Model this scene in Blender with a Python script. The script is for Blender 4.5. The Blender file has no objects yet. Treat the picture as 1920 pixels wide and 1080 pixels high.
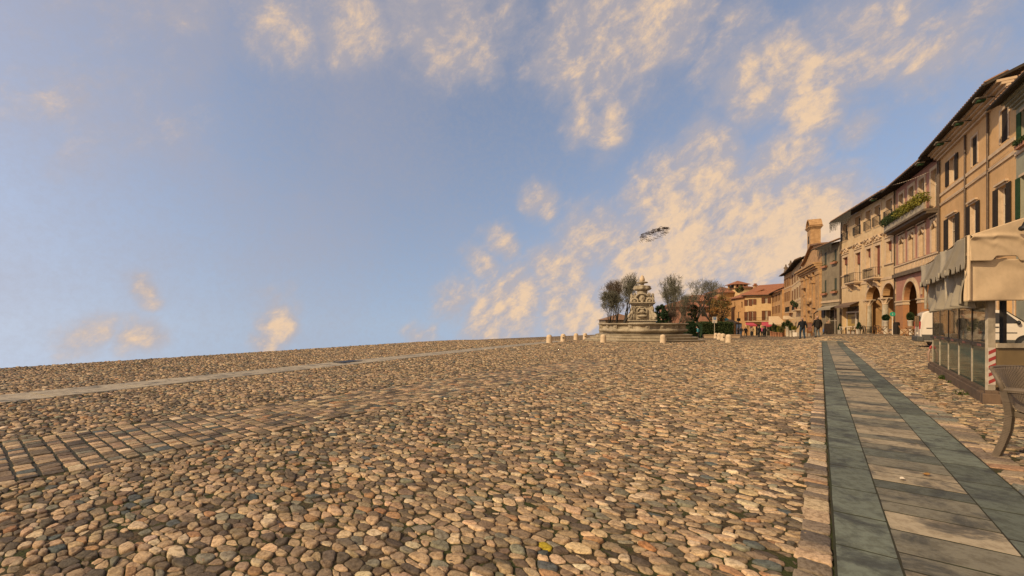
import bpy, bmesh, math, random
import numpy as np
from mathutils import Vector, Matrix
random.seed(7)
rng = np.random.default_rng(7)
C = bpy.context.scene.collection
SC = bpy.context.scene
PI = math.pi
F, EYE, HY = 780.0, 1.25, 608.0        # focal length in photo pixels, eye height, horizon row

# ------------------------------------------------------------------ terrain
def sstep(a, b, x):
    t = np.clip((np.asarray(x, float) - a) / (b - a), 0, 1)
    return t * t * (3 - 2 * t)

def gz(X, Y):
    """height of the square: flat near, dipping gently far off, a little higher along the palazzi"""
    X = np.asarray(X, float); Y = np.asarray(Y, float)
    base = -0.0225 * 0.5 * ((Y - 33) + np.sqrt((Y - 33) ** 2 + 30))
    r = X / np.maximum(Y, 1.0)
    return base + 0.5 * sstep(24, 42, Y) * sstep(.66, .78, r)

def g(X, Y): return float(gz(X, Y))

def Yof(px, py):
    """depth at which the ground shows at a photo pixel"""
    r = (px - 960) / F
    lo, hi = 1.0, 300.0
    for _ in range(60):
        m = .5 * (lo + hi)
        y = HY + F * (EYE - g(r * m, m)) / m
        if y > py: lo = m
        else: hi = m
    return lo

def spot(px, Y, z=None):
    X = (px - 960) / F * Y
    return Vector((X, Y, g(X, Y) if z is None else z))

def at(px, py, Y): return Vector(((px - 960) / F * Y, Y, EYE - (py - HY) / F * Y))

def foot(px, py): return spot(px, Yof(px, py))

# ------------------------------------------------------------------ mesh builder
class MB:
    def __init__(s): s.v = []; s.f = []; s.m = []
    def quad(s, a, b, c, d, m=0):
        n = len(s.v); s.v += [tuple(a), tuple(b), tuple(c), tuple(d)]; s.f.append((n, n + 1, n + 2, n + 3)); s.m.append(m)
    def tri(s, a, b, c, m=0):
        n = len(s.v); s.v += [tuple(a), tuple(b), tuple(c)]; s.f.append((n, n + 1, n + 2)); s.m.append(m)
    def poly(s, pts, m=0):
        n = len(s.v); s.v += [tuple(p) for p in pts]; s.f.append(tuple(range(n, n + len(pts)))); s.m.append(m)
    def box(s, x0, x1, y0, y1, z0, z1, m=0):
        n = len(s.v)
        s.v += [(x0, y0, z0), (x1, y0, z0), (x1, y1, z0), (x0, y1, z0), (x0, y0, z1), (x1, y0, z1), (x1, y1, z1), (x0, y1, z1)]
        for q in ((0, 3, 2, 1), (4, 5, 6, 7), (0, 1, 5, 4), (1, 2, 6, 5), (2, 3, 7, 6), (3, 0, 4, 7)):
            s.f.append(tuple(n + k for k in q)); s.m.append(m)
        return s
    def beam(s, p, q, w, h, m=0, up=(0, 0, 1)):
        p = Vector(p); q = Vector(q); d = (q - p).normalized(); u = Vector(up)
        a = d.cross(u)
        if a.length < 1e-4: a = d.cross(Vector((1, 0, 0)))
        a.normalize(); b = a.cross(d).normalized()
        n = len(s.v)
        for e in (p, q):
            for (i, j) in ((-1, -1), (1, -1), (1, 1), (-1, 1)):
                s.v.append(tuple(e + a * i * w / 2 + b * j * h / 2))
        for k in ((0, 1, 2, 3), (7, 6, 5, 4), (0, 4, 5, 1), (1, 5, 6, 2), (2, 6, 7, 3), (3, 7, 4, 0)):
            s.f.append(tuple(n + i for i in k)); s.m.append(m)
        return s
    def tube(s, pts, r, seg=8, m=0, caps=True):
        pts = [Vector(p) for p in pts]; k = len(pts)
        rs = r if isinstance(r, (list, tuple)) else [r] * k
        n = len(s.v); prev = None
        for i, p in enumerate(pts):
            d = (pts[min(i + 1, k - 1)] - pts[max(i - 1, 0)])
            d = d.normalized() if d.length > 1e-9 else Vector((0, 0, 1))
            if prev is None:
                a = d.cross(Vector((0, 0, 1)))
                if a.length < 1e-3: a = d.cross(Vector((0, 1, 0)))
            else:
                a = prev - d * prev.dot(d)
            a.normalize(); prev = a; b = d.cross(a)
            for j in range(seg):
                t = 2 * PI * j / seg
                s.v.append(tuple(p + (a * math.cos(t) + b * math.sin(t)) * rs[i]))
        for i in range(k - 1):
            for j in range(seg):
                j2 = (j + 1) % seg
                s.f.append((n + i * seg + j, n + i * seg + j2, n + (i + 1) * seg + j2, n + (i + 1) * seg + j)); s.m.append(m)
        if caps:
            s.f.append(tuple(n + j for j in reversed(range(seg)))); s.m.append(m)
            s.f.append(tuple(n + (k - 1) * seg + j for j in range(seg))); s.m.append(m)
        return s
    def lathe(s, prof, seg=24, c=(0, 0, 0), m=0, mod=None):
        n = len(s.v); k = len(prof)
        for (r, z) in prof:
            for j in range(seg):
                t = 2 * PI * j / seg
                q = r * (mod(t, z) if mod else 1)
                s.v.append((c[0] + q * math.cos(t), c[1] + q * math.sin(t), c[2] + z))
        for i in range(k - 1):
            for j in range(seg):
                j2 = (j + 1) % seg
                s.f.append((n + i * seg + j, n + i * seg + j2, n + (i + 1) * seg + j2, n + (i + 1) * seg + j)); s.m.append(m)
        s.f.append(tuple(n + j for j in reversed(range(seg)))); s.m.append(m)
        s.f.append(tuple(n + (k - 1) * seg + j for j in range(seg))); s.m.append(m)
        return s
    def ball(s, c, r, seg=10, rings=7, m=0, R=None):
        rx, ry, rz = (r, r, r) if not isinstance(r, (list, tuple)) else r
        n = len(s.v); c = Vector(c)
        pts = [Vector((0, 0, -rz))]
        for i in range(1, rings):
            a = -PI / 2 + PI * i / rings
            for j in range(seg):
                t = 2 * PI * j / seg
                pts.append(Vector((rx * math.cos(a) * math.cos(t), ry * math.cos(a) * math.sin(t), rz * math.sin(a))))
        pts.append(Vector((0, 0, rz)))
        for p in pts:
            if R is not None: p = R @ p
            s.v.append(tuple(c + p))
        for j in range(seg):
            s.f.append((n, n + 1 + (j + 1) % seg, n + 1 + j)); s.m.append(m)
            L = n + 1 + (rings - 2) * seg
            s.f.append((L + j, L + (j + 1) % seg, n + len(pts) - 1)); s.m.append(m)
        for i in range(rings - 2):
            for j in range(seg):
                A = n + 1 + i * seg
                s.f.append((A + j, A + (j + 1) % seg, A + seg + (j + 1) % seg, A + seg + j)); s.m.append(m)
        return s
    def cap(s, p, q, r0, r1, seg=10, m=0):
        """tapered limb with round ends"""
        p = Vector(p); q = Vector(q); d = (q - p); L = d.length; d = d / L if L > 1e-6 else Vector((0, 0, 1))
        pts = []; rs = []
        for k in range(4):
            a = PI / 2 * (k + .15) / 4
            pts.append(p - d * r0 * math.cos(a)); rs.append(r0 * math.sin(a))
        for k in range(4):
            t = k / 3; pts.append(p + d * L * t); rs.append(r0 + (r1 - r0) * t)
        for k in range(4):
            a = PI / 2 * (k + .85) / 4
            pts.append(q + d * r1 * math.sin(a)); rs.append(r1 * math.cos(a) if k < 3 else r1 * .12)
        return s.tube(pts, rs, seg, m)
    def prism(s, poly, y0, y1, m=0):
        """an (x,z) outline extruded along y"""
        a = [(x, y0, z) for x, z in poly]; b = [(x, y1, z) for x, z in poly]
        s.poly(a, m); s.poly(list(reversed(b)), m)
        k = len(poly)
        for i in range(k):
            j = (i + 1) % k; s.quad(a[i], b[i], b[j], a[j], m)
        return s
    def build(s, name, mats, parent=None, smooth=False, mods=()):
        me = bpy.data.meshes.new(name); me.from_pydata(s.v, [], s.f)
        if not isinstance(mats, (list, tuple)): mats = [mats]
        for m in mats: me.materials.append(m)
        if len(mats) > 1: me.polygons.foreach_set('material_index', s.m)
        if smooth: me.polygons.foreach_set('use_smooth', [True] * len(me.polygons))
        o = bpy.data.objects.new(name, me); C.objects.link(o)
        if parent: o.parent = parent
        for (t, kw) in mods:
            md = o.modifiers.new(t.title(), t)
            for k, val in kw.items(): setattr(md, k, val)
        return o

def bevel(w, n=2): return ('BEVEL', dict(width=w, segments=n, limit_method='ANGLE', angle_limit=.6))
def remesh(v): return ('REMESH', dict(mode='VOXEL', voxel_size=v, use_smooth_shade=True))
def smoothm(n=4, f=.5): return ('SMOOTH', dict(iterations=n, factor=f))

def fast_mesh(name, V, loops, nper, mats, cols=None, smooth=True, parent=None, uni=None):
    """numpy mesh: every face has nper corners (or nper is an array)"""
    me = bpy.data.meshes.new(name)
    V = np.ascontiguousarray(V, np.float32); loops = np.ascontiguousarray(loops, np.int32).ravel()
    if np.isscalar(nper): tot = np.full(len(loops) // nper, nper, np.int32)
    else: tot = np.asarray(nper, np.int32)
    st = np.concatenate([[0], np.cumsum(tot)[:-1]]).astype(np.int32)
    me.vertices.add(len(V)); me.vertices.foreach_set('co', V.ravel())
    me.loops.add(len(loops)); me.loops.foreach_set('vertex_index', loops)
    me.polygons.add(len(tot)); me.polygons.foreach_set('loop_start', st)
    me.polygons.foreach_set('use_smooth', np.full(len(tot), smooth))
    me.update(calc_edges=True)
    if cols is not None:
        at_ = me.attributes.new('Col', 'FLOAT_COLOR', 'POINT')
        cc = np.ones((len(V), 4), np.float32); cc[:, :3] = cols
        at_.data.foreach_set('color', cc.ravel())
    for m in (mats if isinstance(mats, (list, tuple)) else [mats]): me.materials.append(m)
    o = bpy.data.objects.new(name, me); C.objects.link(o)
    if parent: o.parent = parent
    return o

def thing(name, label, cat, loc=(0, 0, 0), rz=0.0, group=None):
    o = bpy.data.objects.new(name, None); C.objects.link(o)
    o.empty_display_size = .2
    o.location = loc; o.rotation_euler = (0, 0, rz); o['label'] = label; o['category'] = cat
    if group: o['group'] = group
    return o
def tag(o, label, cat, group=None):
    o['label'] = label; o['category'] = cat
    if group: o['group'] = group
    return o
def struct(o, label, kind='structure', cat=None):
    o['kind'] = kind; o['label'] = label; o['category'] = cat or o.name.split('.')[0].replace('_', ' ')
    return o
def dup(root, loc, rz, label, group=None, scale=None):
    r = root.copy(); C.objects.link(r); r.location = loc; r.rotation_euler = (0, 0, rz); r['label'] = label
    if group: r['group'] = group
    if scale: r.scale = (scale,) * 3
    for ch in list(root.children):
        c = ch.copy(); C.objects.link(c); c.parent = r
        for gch in ch.children:
            d = gch.copy(); C.objects.link(d); d.parent = c
    return r

# ------------------------------------------------------------------ materials
def lin(r, gg, b):
    f = lambda c: c / 12.92 if c <= .04045 else ((c + .055) / 1.055) ** 2.4
    return (f(r / 255), f(gg / 255), f(b / 255))
class NT:
    def __init__(s, nt): s.nt = nt; s.n = nt.nodes; s.l = nt.links
    def node(s, t, **kw):
        n = s.n.new(t)
        for k, v in kw.items(): setattr(n, k, v)
        return n
    def link(s, a, b): s.l.new(a, b)
    def setin(s, n, key, val):
        if hasattr(val, 'is_output') or isinstance(val, bpy.types.NodeSocket): s.l.new(val, n.inputs[key])
        else: n.inputs[key].default_value = val
    def math(s, op, a, b=None, c=None):
        n = s.node('ShaderNodeMath', operation=op); s.setin(n, 0, a)
        if b is not None: s.setin(n, 1, b)
        if c is not None: s.setin(n, 2, c)
        return n.outputs[0]
    def vmath(s, op, a, b=None):
        n = s.node('ShaderNodeVectorMath', operation=op); s.setin(n, 0, a)
        if b is not None: s.setin(n, 1, b)
        return n.outputs['Value'] if op in ('DISTANCE', 'DOT_PRODUCT', 'LENGTH') else n.outputs[0]
    def mix(s, f, a, b, bt='MIX'):
        n = s.node('ShaderNodeMix', data_type='RGBA', blend_type=bt)
        s.setin(n, 0, f); s.setin(n, 6, a if not isinstance(a, tuple) else (*a, 1)[:4]); s.setin(n, 7, b if not isinstance(b, tuple) else (*b, 1)[:4])
        return n.outputs[2]
    def noise(s, vec, scale, detail=4, rough=.55, out='Fac', dist=0):
        n = s.node('ShaderNodeTexNoise'); n.inputs['Scale'].default_value = scale; n.inputs['Detail'].default_value = detail
        n.inputs['Roughness'].default_value = rough; n.inputs['Distortion'].default_value = dist
        if vec is not None: s.link(vec, n.inputs['Vector'])
        return n.outputs[out]
    def ramp(s, f, a, b, lo=0.0, hi=1.0, smooth=True):
        n = s.node('ShaderNodeMapRange', interpolation_type='SMOOTHSTEP' if smooth else 'LINEAR')
        s.setin(n, 0, f); n.inputs[1].default_value = a; n.inputs[2].default_value = b; n.inputs[3].default_value = lo; n.inputs[4].default_value = hi
        return n.outputs[0]
    def mapping(s, vec, scale=(1, 1, 1), rot=(0, 0, 0), loc=(0, 0, 0)):
        n = s.node('ShaderNodeMapping'); s.link(vec, n.inputs[0]); n.inputs['Scale'].default_value = scale; n.inputs['Rotation'].default_value = rot
        n.inputs['Location'].default_value = loc
        return n.outputs[0]
    def bump(s, h, strength=.3, dist=.02, nrm=None):
        n = s.node('ShaderNodeBump'); s.setin(n, 'Height', h); n.inputs['Strength'].default_value = strength; n.inputs['Distance'].default_value = dist
        if nrm is not None: s.link(nrm, n.inputs['Normal'])
        return n.outputs[0]

def new_mat(name):
    m = bpy.data.materials.new(name); m.use_nodes = True
    t = NT(m.node_tree); b = t.n['Principled BSDF']
    return m, t, b

def stone_mat(name, col, col2=None, rough=.85, scale=6, stain=.45, bump=.3, bscale=40, bdist=.01, streak=0.0, stain_col=None, metal=0.0, spec=.3):
    m, t, b = new_mat(name)
    co = t.node('ShaderNodeTexCoord').outputs['Object']
    n1 = t.noise(co, scale, 6, .6); n2 = t.noise(co, scale * .22, 4, .6); n3 = t.noise(co, scale * 5, 4, .7)
    c2 = col2 or tuple(c * .62 for c in col)
    c = t.mix(t.ramp(n1, .35, .68), col, c2)
    sc = stain_col or tuple(c_ * .45 for c_ in col)
    c = t.mix(t.math('MULTIPLY', t.ramp(n2, .48, .72), stain), c, sc)
    if streak:
        v = t.mapping(co, (3.2, 3.2, .18)); n4 = t.noise(v, 1.6, 5, .65)
        c = t.mix(t.math('MULTIPLY', t.ramp(n4, .5, .75), streak), c, sc)
    c = t.mix(t.ramp(n3, .3, .75, 0, .28), c, tuple(x * .55 for x in col))
    t.link(c, b.inputs['Base Color']); b.inputs['Roughness'].default_value = rough; b.inputs['Metallic'].default_value = metal
    b.inputs['Specular IOR Level'].default_value = spec
    if bump:
        nb = t.noise(co, bscale, 6, .65)
        t.link(t.bump(nb, bump, bdist), b.inputs['Normal'])
    return m

def plain_mat(name, col, rough=.6, metal=0.0, var=.25, scale=12, spec=.4, coat=0.0):
    m, t, b = new_mat(name)
    co = t.node('ShaderNodeTexCoord').outputs['Object']
    n1 = t.noise(co, scale, 5, .6)
    c = t.mix(t.ramp(n1, .3, .7), col, tuple(x * (1 - var) for x in col))
    t.link(c, b.inputs['Base Color']); b.inputs['Roughness'].default_value = rough; b.inputs['Metallic'].default_value = metal
    b.inputs['Specular IOR Level'].default_value = spec; b.inputs['Coat Weight'].default_value = coat
    t.link(t.ramp(n1, .2, .8, max(0, rough - .1), min(1, rough + .12)), b.inputs['Roughness'])
    return m

def attr_mat(name, rough=.8, mott=.45, bump=.35, bscale=60, moss=None, spec=.35, big=0.0, mscale=38):
    """colour comes stone by stone from the mesh, mottled by noise"""
    m, t, b = new_mat(name)
    at_ = t.node('ShaderNodeAttribute', attribute_name='Col').outputs['Color']
    pos = t.node('ShaderNodeNewGeometry').outputs['Position']
    n1 = t.noise(pos, mscale, 7, .72); n2 = t.noise(pos, bscale, 5, .7); n3 = t.noise(pos, .55, 4, .6)
    c = t.mix(t.ramp(n1, .43, .62, 0, mott), at_, t.mix(1.0, at_, (.42, .38, .34), 'MULTIPLY'))
    c = t.mix(t.ramp(n2, .55, .75, 0, .35), c, t.mix(1.0, at_, (1.5, 1.45, 1.35), 'MULTIPLY'))
    if moss:
        c = t.mix(t.ramp(n3, .5, .75, 0, moss), c, t.mix(1.0, at_, (.62, .62, .52), 'MULTIPLY'))
    if big:
        v = t.mapping(pos, (1, 1, 1)); n4 = t.noise(v, 2.6, 6, .7, dist=.6)
        c = t.mix(t.ramp(n4, .46, .66, 0, big), c, (.035, .036, .034))
    t.link(c, b.inputs['Base Color'])
    t.link(t.ramp(n1, .3, .7, rough - .12, rough + .1), b.inputs['Roughness']); b.inputs['Specular IOR Level'].default_value = spec
    t.link(t.bump(t.noise(pos, bscale, 6, .7), bump, .012), b.inputs['Normal'])
    return m

def leaf_mat(name, col, col2, scale=3, trans=.25):
    m, t, b = new_mat(name)
    co = t.node('ShaderNodeTexCoord').outputs['Object']
    n1 = t.noise(co, scale, 3, .6); n2 = t.noise(co, scale * 9, 2, .5)
    c = t.mix(t.ramp(n1, .38, .64), col, col2); c = t.mix(t.ramp(n2, .35, .75, 0, .5), c, tuple(x * .45 for x in col))
    t.link(c, b.inputs['Base Color']); b.inputs['Roughness'].default_value = .7; b.inputs['Specular IOR Level'].default_value = .25
    tr = t.node('ShaderNodeBsdfTranslucent'); t.link(c, tr.inputs[0])
    mx = t.node('ShaderNodeMixShader'); mx.inputs[0].default_value = trans
    t.link(b.outputs[0], mx.inputs[1]); t.link(tr.outputs[0], mx.inputs[2])
    t.link(mx.outputs[0], t.n['Material Output'].inputs['Surface'])
    return m

def glass_mat(name, tint=(1, 1, 1), diff=None, dfac=0.0, rough=.02):
    m, t, b = new_mat(name)
    tr = t.node('ShaderNodeBsdfTransparent'); tr.inputs[0].default_value = (*tint, 1)
    gl = t.node('ShaderNodeBsdfGlossy'); gl.inputs['Roughness'].default_value = rough
    fr = t.node('ShaderNodeFresnel'); fr.inputs[0].default_value = 1.5
    base = tr.outputs[0]
    if diff:
        co = t.node('ShaderNodeTexCoord').outputs['Object']
        df = t.node('ShaderNodeBsdfDiffuse')
        t.link(t.mix(t.ramp(t.noise(t.mapping(co, (1, 1, 3)), 2.5, 5), .3, .7), diff, tuple(x * .45 for x in diff)), df.inputs[0])
        mx = t.node('ShaderNodeMixShader'); mx.inputs[0].default_value = dfac
        t.link(base, mx.inputs[1]); t.link(df.outputs[0], mx.inputs[2]); base = mx.outputs[0]
    mx2 = t.node('ShaderNodeMixShader'); t.link(t.math('MULTIPLY_ADD', fr.outputs[0], .9, .02), mx2.inputs[0])
    t.link(base, mx2.inputs[1]); t.link(gl.outputs[0], mx2.inputs[2])
    t.link(mx2.outputs[0], t.n['Material Output'].inputs['Surface'])
    return m

def tile_mat(name, col, col2):
    m, t, b = new_mat(name)
    co = t.node('ShaderNodeTexCoord').outputs['Object']
    w = t.node('ShaderNodeTexWave', wave_type='BANDS', bands_direction='X', wave_profile='SIN'); w.inputs['Scale'].default_value = 1.4; w.inputs['Distortion'].default_value = 1.2
    w.inputs['Detail'].default_value = 2
    t.link(co, w.inputs[0])
    n1 = t.noise(co, 2.5, 6, .65); n2 = t.noise(t.mapping(co, (3, 1.2, 1.2)), 3, 2)
    c = t.mix(t.ramp(n1, .35, .65), col, col2); c = t.mix(t.ramp(n2, .4, .7, 0, .6), c, tuple(x * .5 for x in col2))
    c = t.mix(t.ramp(w.outputs['Fac'], 0, .35, .5, 0), c, tuple(x * .3 for x in col))
    t.link(c, b.inputs['Base Color']); b.inputs['Roughness'].default_value = .9
    t.link(t.bump(w.outputs['Fac'], .8, .08), b.inputs['Normal'])
    return m

def slat_mat(name, col, scale=9, axis='Z', rough=.85):
    m, t, b = new_mat(name)
    co = t.node('ShaderNodeTexCoord').outputs['Object']
    w = t.node('ShaderNodeTexWave', wave_type='BANDS', bands_direction=axis, wave_profile='SAW'); w.inputs['Scale'].default_value = scale
    t.link(co, w.inputs[0])
    n1 = t.noise(co, 4, 4)
    c = t.mix(t.ramp(n1, .3, .7), col, tuple(x * .7 for x in col))
    c = t.mix(t.ramp(w.outputs['Fac'], .0, .3, .6, 0), c, tuple(x * .25 for x in col))
    t.link(c, b.inputs['Base Color']); b.inputs['Roughness'].default_value = rough
    t.link(t.bump(w.outputs['Fac'], .6, .02), b.inputs['Normal']); b.inputs['Specular IOR Level'].default_value = .15
    return m

M = {}
M['plaster_orange'] = stone_mat('plaster_orange', (.62, .37, .165), (.55, .32, .13), scale=1.2, stain=.3, streak=.3, bump=.25, bscale=14, bdist=.02)
M['plaster_pink'] = stone_mat('plaster_pink', (.42, .20, .135), (.36, .165, .11), scale=1.5, stain=.25, streak=.25, bump=.2, bscale=14)
M['plaster_cream'] = stone_mat('plaster_cream', (.62, .44, .24), (.55, .37, .19), scale=1.2, stain=.25, streak=.35, bump=.2, bscale=14)
M['plaster_ochre'] = stone_mat('plaster_ochre', (.52, .30, .13), (.42, .23, .09), scale=1.0, stain=.35, streak=.35, bump=.3, bscale=10)
M['plaster_grey'] = stone_mat('plaster_grey', (.27, .21, .13), (.21, .16, .10), scale=1.4, stain=.4, streak=.45, bump=.2, bscale=14)
M['plaster_sage'] = stone_mat('plaster_sage', (.30, .28, .19), (.25, .23, .16), scale=1.4, stain=.3, streak=.3, bump=.2, bscale=14)
M['plaster_yellow'] = stone_mat('plaster_yellow', (.62, .42, .21), (.55, .36, .17), scale=.9, stain=.25, streak=.3, bump=.2, bscale=10)
M['plaster_rose'] = stone_mat('plaster_rose', (.42, .22, .15), (.36, .18, .12), scale=.9, stain=.3, streak=.3, bump=.2, bscale=10)
M['brick'] = stone_mat('brick', (.50, .30, .14), (.36, .20, .09), scale=2.2, stain=.55, streak=.4, bump=.7, bscale=6, bdist=.12)
M['brick_pillar'] = stone_mat('brick_pillar', (.42, .19, .075), (.36, .17, .08), scale=2.2, stain=.3, streak=.3, bump=.3, bscale=12)
M['trim'] = stone_mat('trim', (.60, .43, .27), (.50, .35, .21), scale=2.5, stain=.3, streak=.3, bump=.25, bscale=20)
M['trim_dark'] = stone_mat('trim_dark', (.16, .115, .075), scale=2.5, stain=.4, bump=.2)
M['trim_brown'] = stone_mat('trim_brown', (.20, .12, .07), scale=2.5, stain=.4, bump=.2)
M['marble'] = stone_mat('marble', (.42, .345, .24), (.29, .235, .16), scale=3.0, stain=.6, streak=.65, bump=.5, bscale=9, bdist=.05, stain_col=(.12, .10, .065))
M['bollard'] = stone_mat('bollard', (.62, .47, .31), (.52, .38, .24), scale=5, stain=.35, bump=.3, bscale=20)
M['tile_red'] = tile_mat('tile_red', (.33, .11, .05), (.42, .18, .085))
M['tile_brown'] = tile_mat('tile_brown', (.24, .12, .06), (.34, .19, .10))
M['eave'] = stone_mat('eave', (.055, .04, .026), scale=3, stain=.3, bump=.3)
M['glass_dark'] = plain_mat('glass_dark', (.035, .03, .022), .12, var=.4, scale=2, spec=.6)
M['glass_pale'] = plain_mat('glass_pale', (.40, .31, .21), .2, var=.35, scale=2, spec=.6)
M['frame_white'] = plain_mat('frame_white', (.62, .50, .36), .5)
M['frame_brown'] = plain_mat('frame_brown', (.13, .065, .035), .5)
M['shutter_dark'] = slat_mat('shutter_dark', (.050, .036, .026), 7)
M['shutter_green'] = slat_mat('shutter_green', (.035, .075, .03), 7)
M['shutter_brown'] = slat_mat('shutter_brown', (.18, .075, .04), 5)
M['blind'] = slat_mat('blind', (.42, .29, .16), 5)
M['blind_red'] = slat_mat('blind_red', (.25, .09, .055), 6)
M['iron'] = plain_mat('iron', (.03, .027, .024), .5, .6)
M['pipe'] = plain_mat('pipe', (.10, .065, .04), .5, .4)
M['black'] = plain_mat('black', (.015, .014, .013), .5)
M['dark_void'] = plain_mat('dark_void', (.02, .017, .014), .9)  # near-black colour standing for the shade inside openings
M['wood'] = stone_mat('wood', (.34, .16, .06), scale=6, stain=.3, bump=.2)
M['wood_dark'] = stone_mat('wood_dark', (.06, .042, .03), scale=6, stain=.3, bump=.2)
M['white_paint'] = plain_mat('white_paint', (.66, .56, .43), .5, var=.12)
M['terracotta'] = plain_mat('terracotta', (.42, .19, .10), .8)
M['leaf_green'] = leaf_mat('leaf_green', (.038, .06, .02), (.075, .095, .028))
M['leaf_dark'] = leaf_mat('leaf_dark', (.018, .042, .016), (.035, .062, .02))
M['leaf_yellow'] = leaf_mat('leaf_yellow', (.26, .22, .03), (.16, .16, .03), 2)
M['leaf_olive'] = leaf_mat('leaf_olive', (.14, .125, .04), (.09, .085, .03), 1)
M['leaf_orange'] = leaf_mat('leaf_orange', (.40, .20, .06), (.27, .16, .06), .7)
M['bark'] = stone_mat('bark', (.045, .038, .028), scale=4, stain=.3, bump=.4)
M['bark_pale'] = stone_mat('bark_pale', (.20, .16, .11), scale=4, stain=.3, bump=.4)
M['twig'] = plain_mat('twig', (.15, .14, .095), .9)
M['twig_brown'] = plain_mat('twig_brown', (.12, .085, .055), .9)
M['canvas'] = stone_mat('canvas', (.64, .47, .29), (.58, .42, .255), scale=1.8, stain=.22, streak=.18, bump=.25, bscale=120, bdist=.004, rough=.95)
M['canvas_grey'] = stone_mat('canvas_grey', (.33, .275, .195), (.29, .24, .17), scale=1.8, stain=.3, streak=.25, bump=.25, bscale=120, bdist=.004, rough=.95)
M['steel'] = stone_mat('steel', (.46, .38, .27), scale=7, stain=.4, streak=.4, bump=.1, rough=.6, metal=.0, stain_col=(.10, .07, .045))
M['steel_dark'] = plain_mat('steel_dark', (.055, .043, .033), .5, .3)
M['rust'] = stone_mat('rust', (.15, .095, .058), (.09, .062, .042), scale=5, stain=.5, streak=.3, bump=.4)
M['glass_clear'] = glass_mat('glass_clear', (.95, .96, .92), (.55, .50, .38), .05)
M['glass_green'] = glass_mat('glass_green', (.42, .62, .50), (.045, .13, .095), .62, .08)
M['vinyl'] = stone_mat('vinyl', (.24, .165, .075), (.16, .11, .055), scale=1.5, stain=.5, bump=.1, rough=.45, stain_col=(.03, .025, .015))
M['tape_red'] = plain_mat('tape_red', (.42, .055, .045), .5)
M['tape_dull'] = plain_mat('tape_dull', (.40, .15, .12), .6)
M['tape_white'] = plain_mat('tape_white', (.70, .58, .46), .45)
M['rattan'] = stone_mat('rattan', (.155, .115, .078), (.12, .09, .06), scale=8, stain=.3, bump=.1, rough=.55)
M['car_white'] = plain_mat('car_white', (.62, .53, .42), .3, var=.08, scale=1.5, coat=.4)
M['car_grey'] = plain_mat('car_grey', (.075, .07, .058), .6)
M['rubber'] = plain_mat('rubber', (.02, .019, .017), .8)
M['rim'] = plain_mat('rim', (.30, .27, .22), .4, .6)
M['light_red'] = plain_mat('light_red', (.35, .02, .02), .25)
M['pink_cloth'] = plain_mat('pink_cloth', (.52, .075, .10), .8)
M['skin'] = plain_mat('skin', (.42, .22, .13), .6, var=.1)
M['hair_dark'] = plain_mat('hair_dark', (.03, .022, .017), .7)
M['hair_grey'] = plain_mat('hair_grey', (.20, .16, .13), .7)
M['navy'] = plain_mat('navy', (.006, .0065, .010), .85)
M['olive_coat'] = plain_mat('olive_coat', (.017, .012, .008), .85)
M['denim'] = plain_mat('denim', (.022, .040, .062), .85)
M['denim_pale'] = plain_mat('denim_pale', (.12, .125, .12), .85)
M['cloth_black'] = plain_mat('cloth_black', (.014, .013, .014), .85)
M['cloth_pink'] = plain_mat('cloth_pink', (.40, .07, .12), .85)
M['cloth_teal'] = plain_mat('cloth_teal', (.05, .22, .26), .85)
M['cloth_red'] = plain_mat('cloth_red', (.35, .03, .03), .85)
M['cloth_tan'] = plain_mat('cloth_tan', (.34, .23, .13), .85)
M['blue'] = plain_mat('blue', (.03, .11, .34), .5)
M['sign_green'] = plain_mat('sign_green', (.03, .30, .18), .4)
M['sign_blue'] = plain_mat('sign_blue', (.06, .20, .42), .4)
M['moss'] = leaf_mat('moss', (.05, .075, .012), (.09, .10, .02), 6, .1)
M['cobble'] = attr_mat('cobble', .82, .75, .8, 55, moss=.45)
M['slab'] = attr_mat('slab', .72, .5, .35, 70, big=.8, mscale=14)
# ================================================================== PAVING
D = np.array([.596, .803]); N_ = np.array([.803, -.596])          # along the stone path / to its right
def tn(X, Y): return X * D[0] + Y * D[1], X * N_[0] + Y * N_[1]
def xy(t, n): return t * D[0] + n * N_[0], t * D[1] + n * N_[1]

edge_px = [(0, 691), (300, 672), (620, 652), (830, 639), (900, 636.5), (1030, 631), (1085, 628.6)]
edge = [(foot(*p).x, foot(*p).y) for p in edge_px]
_d = ((edge[1][0] - edge[0][0]) / (edge[1][1] - edge[0][1]))
edge = [(edge[0][0] - _d * (edge[0][1] + 14), -14.0)] + edge
_e = edge[-1]; edge.append((_e[0] + .25 * (320 - _e[1]), 320.0))
EX = np.array([e[0] for e in edge]); EY = np.array([e[1] for e in edge])
def XE(Y): return np.interp(Y, EY, EX)

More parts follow.
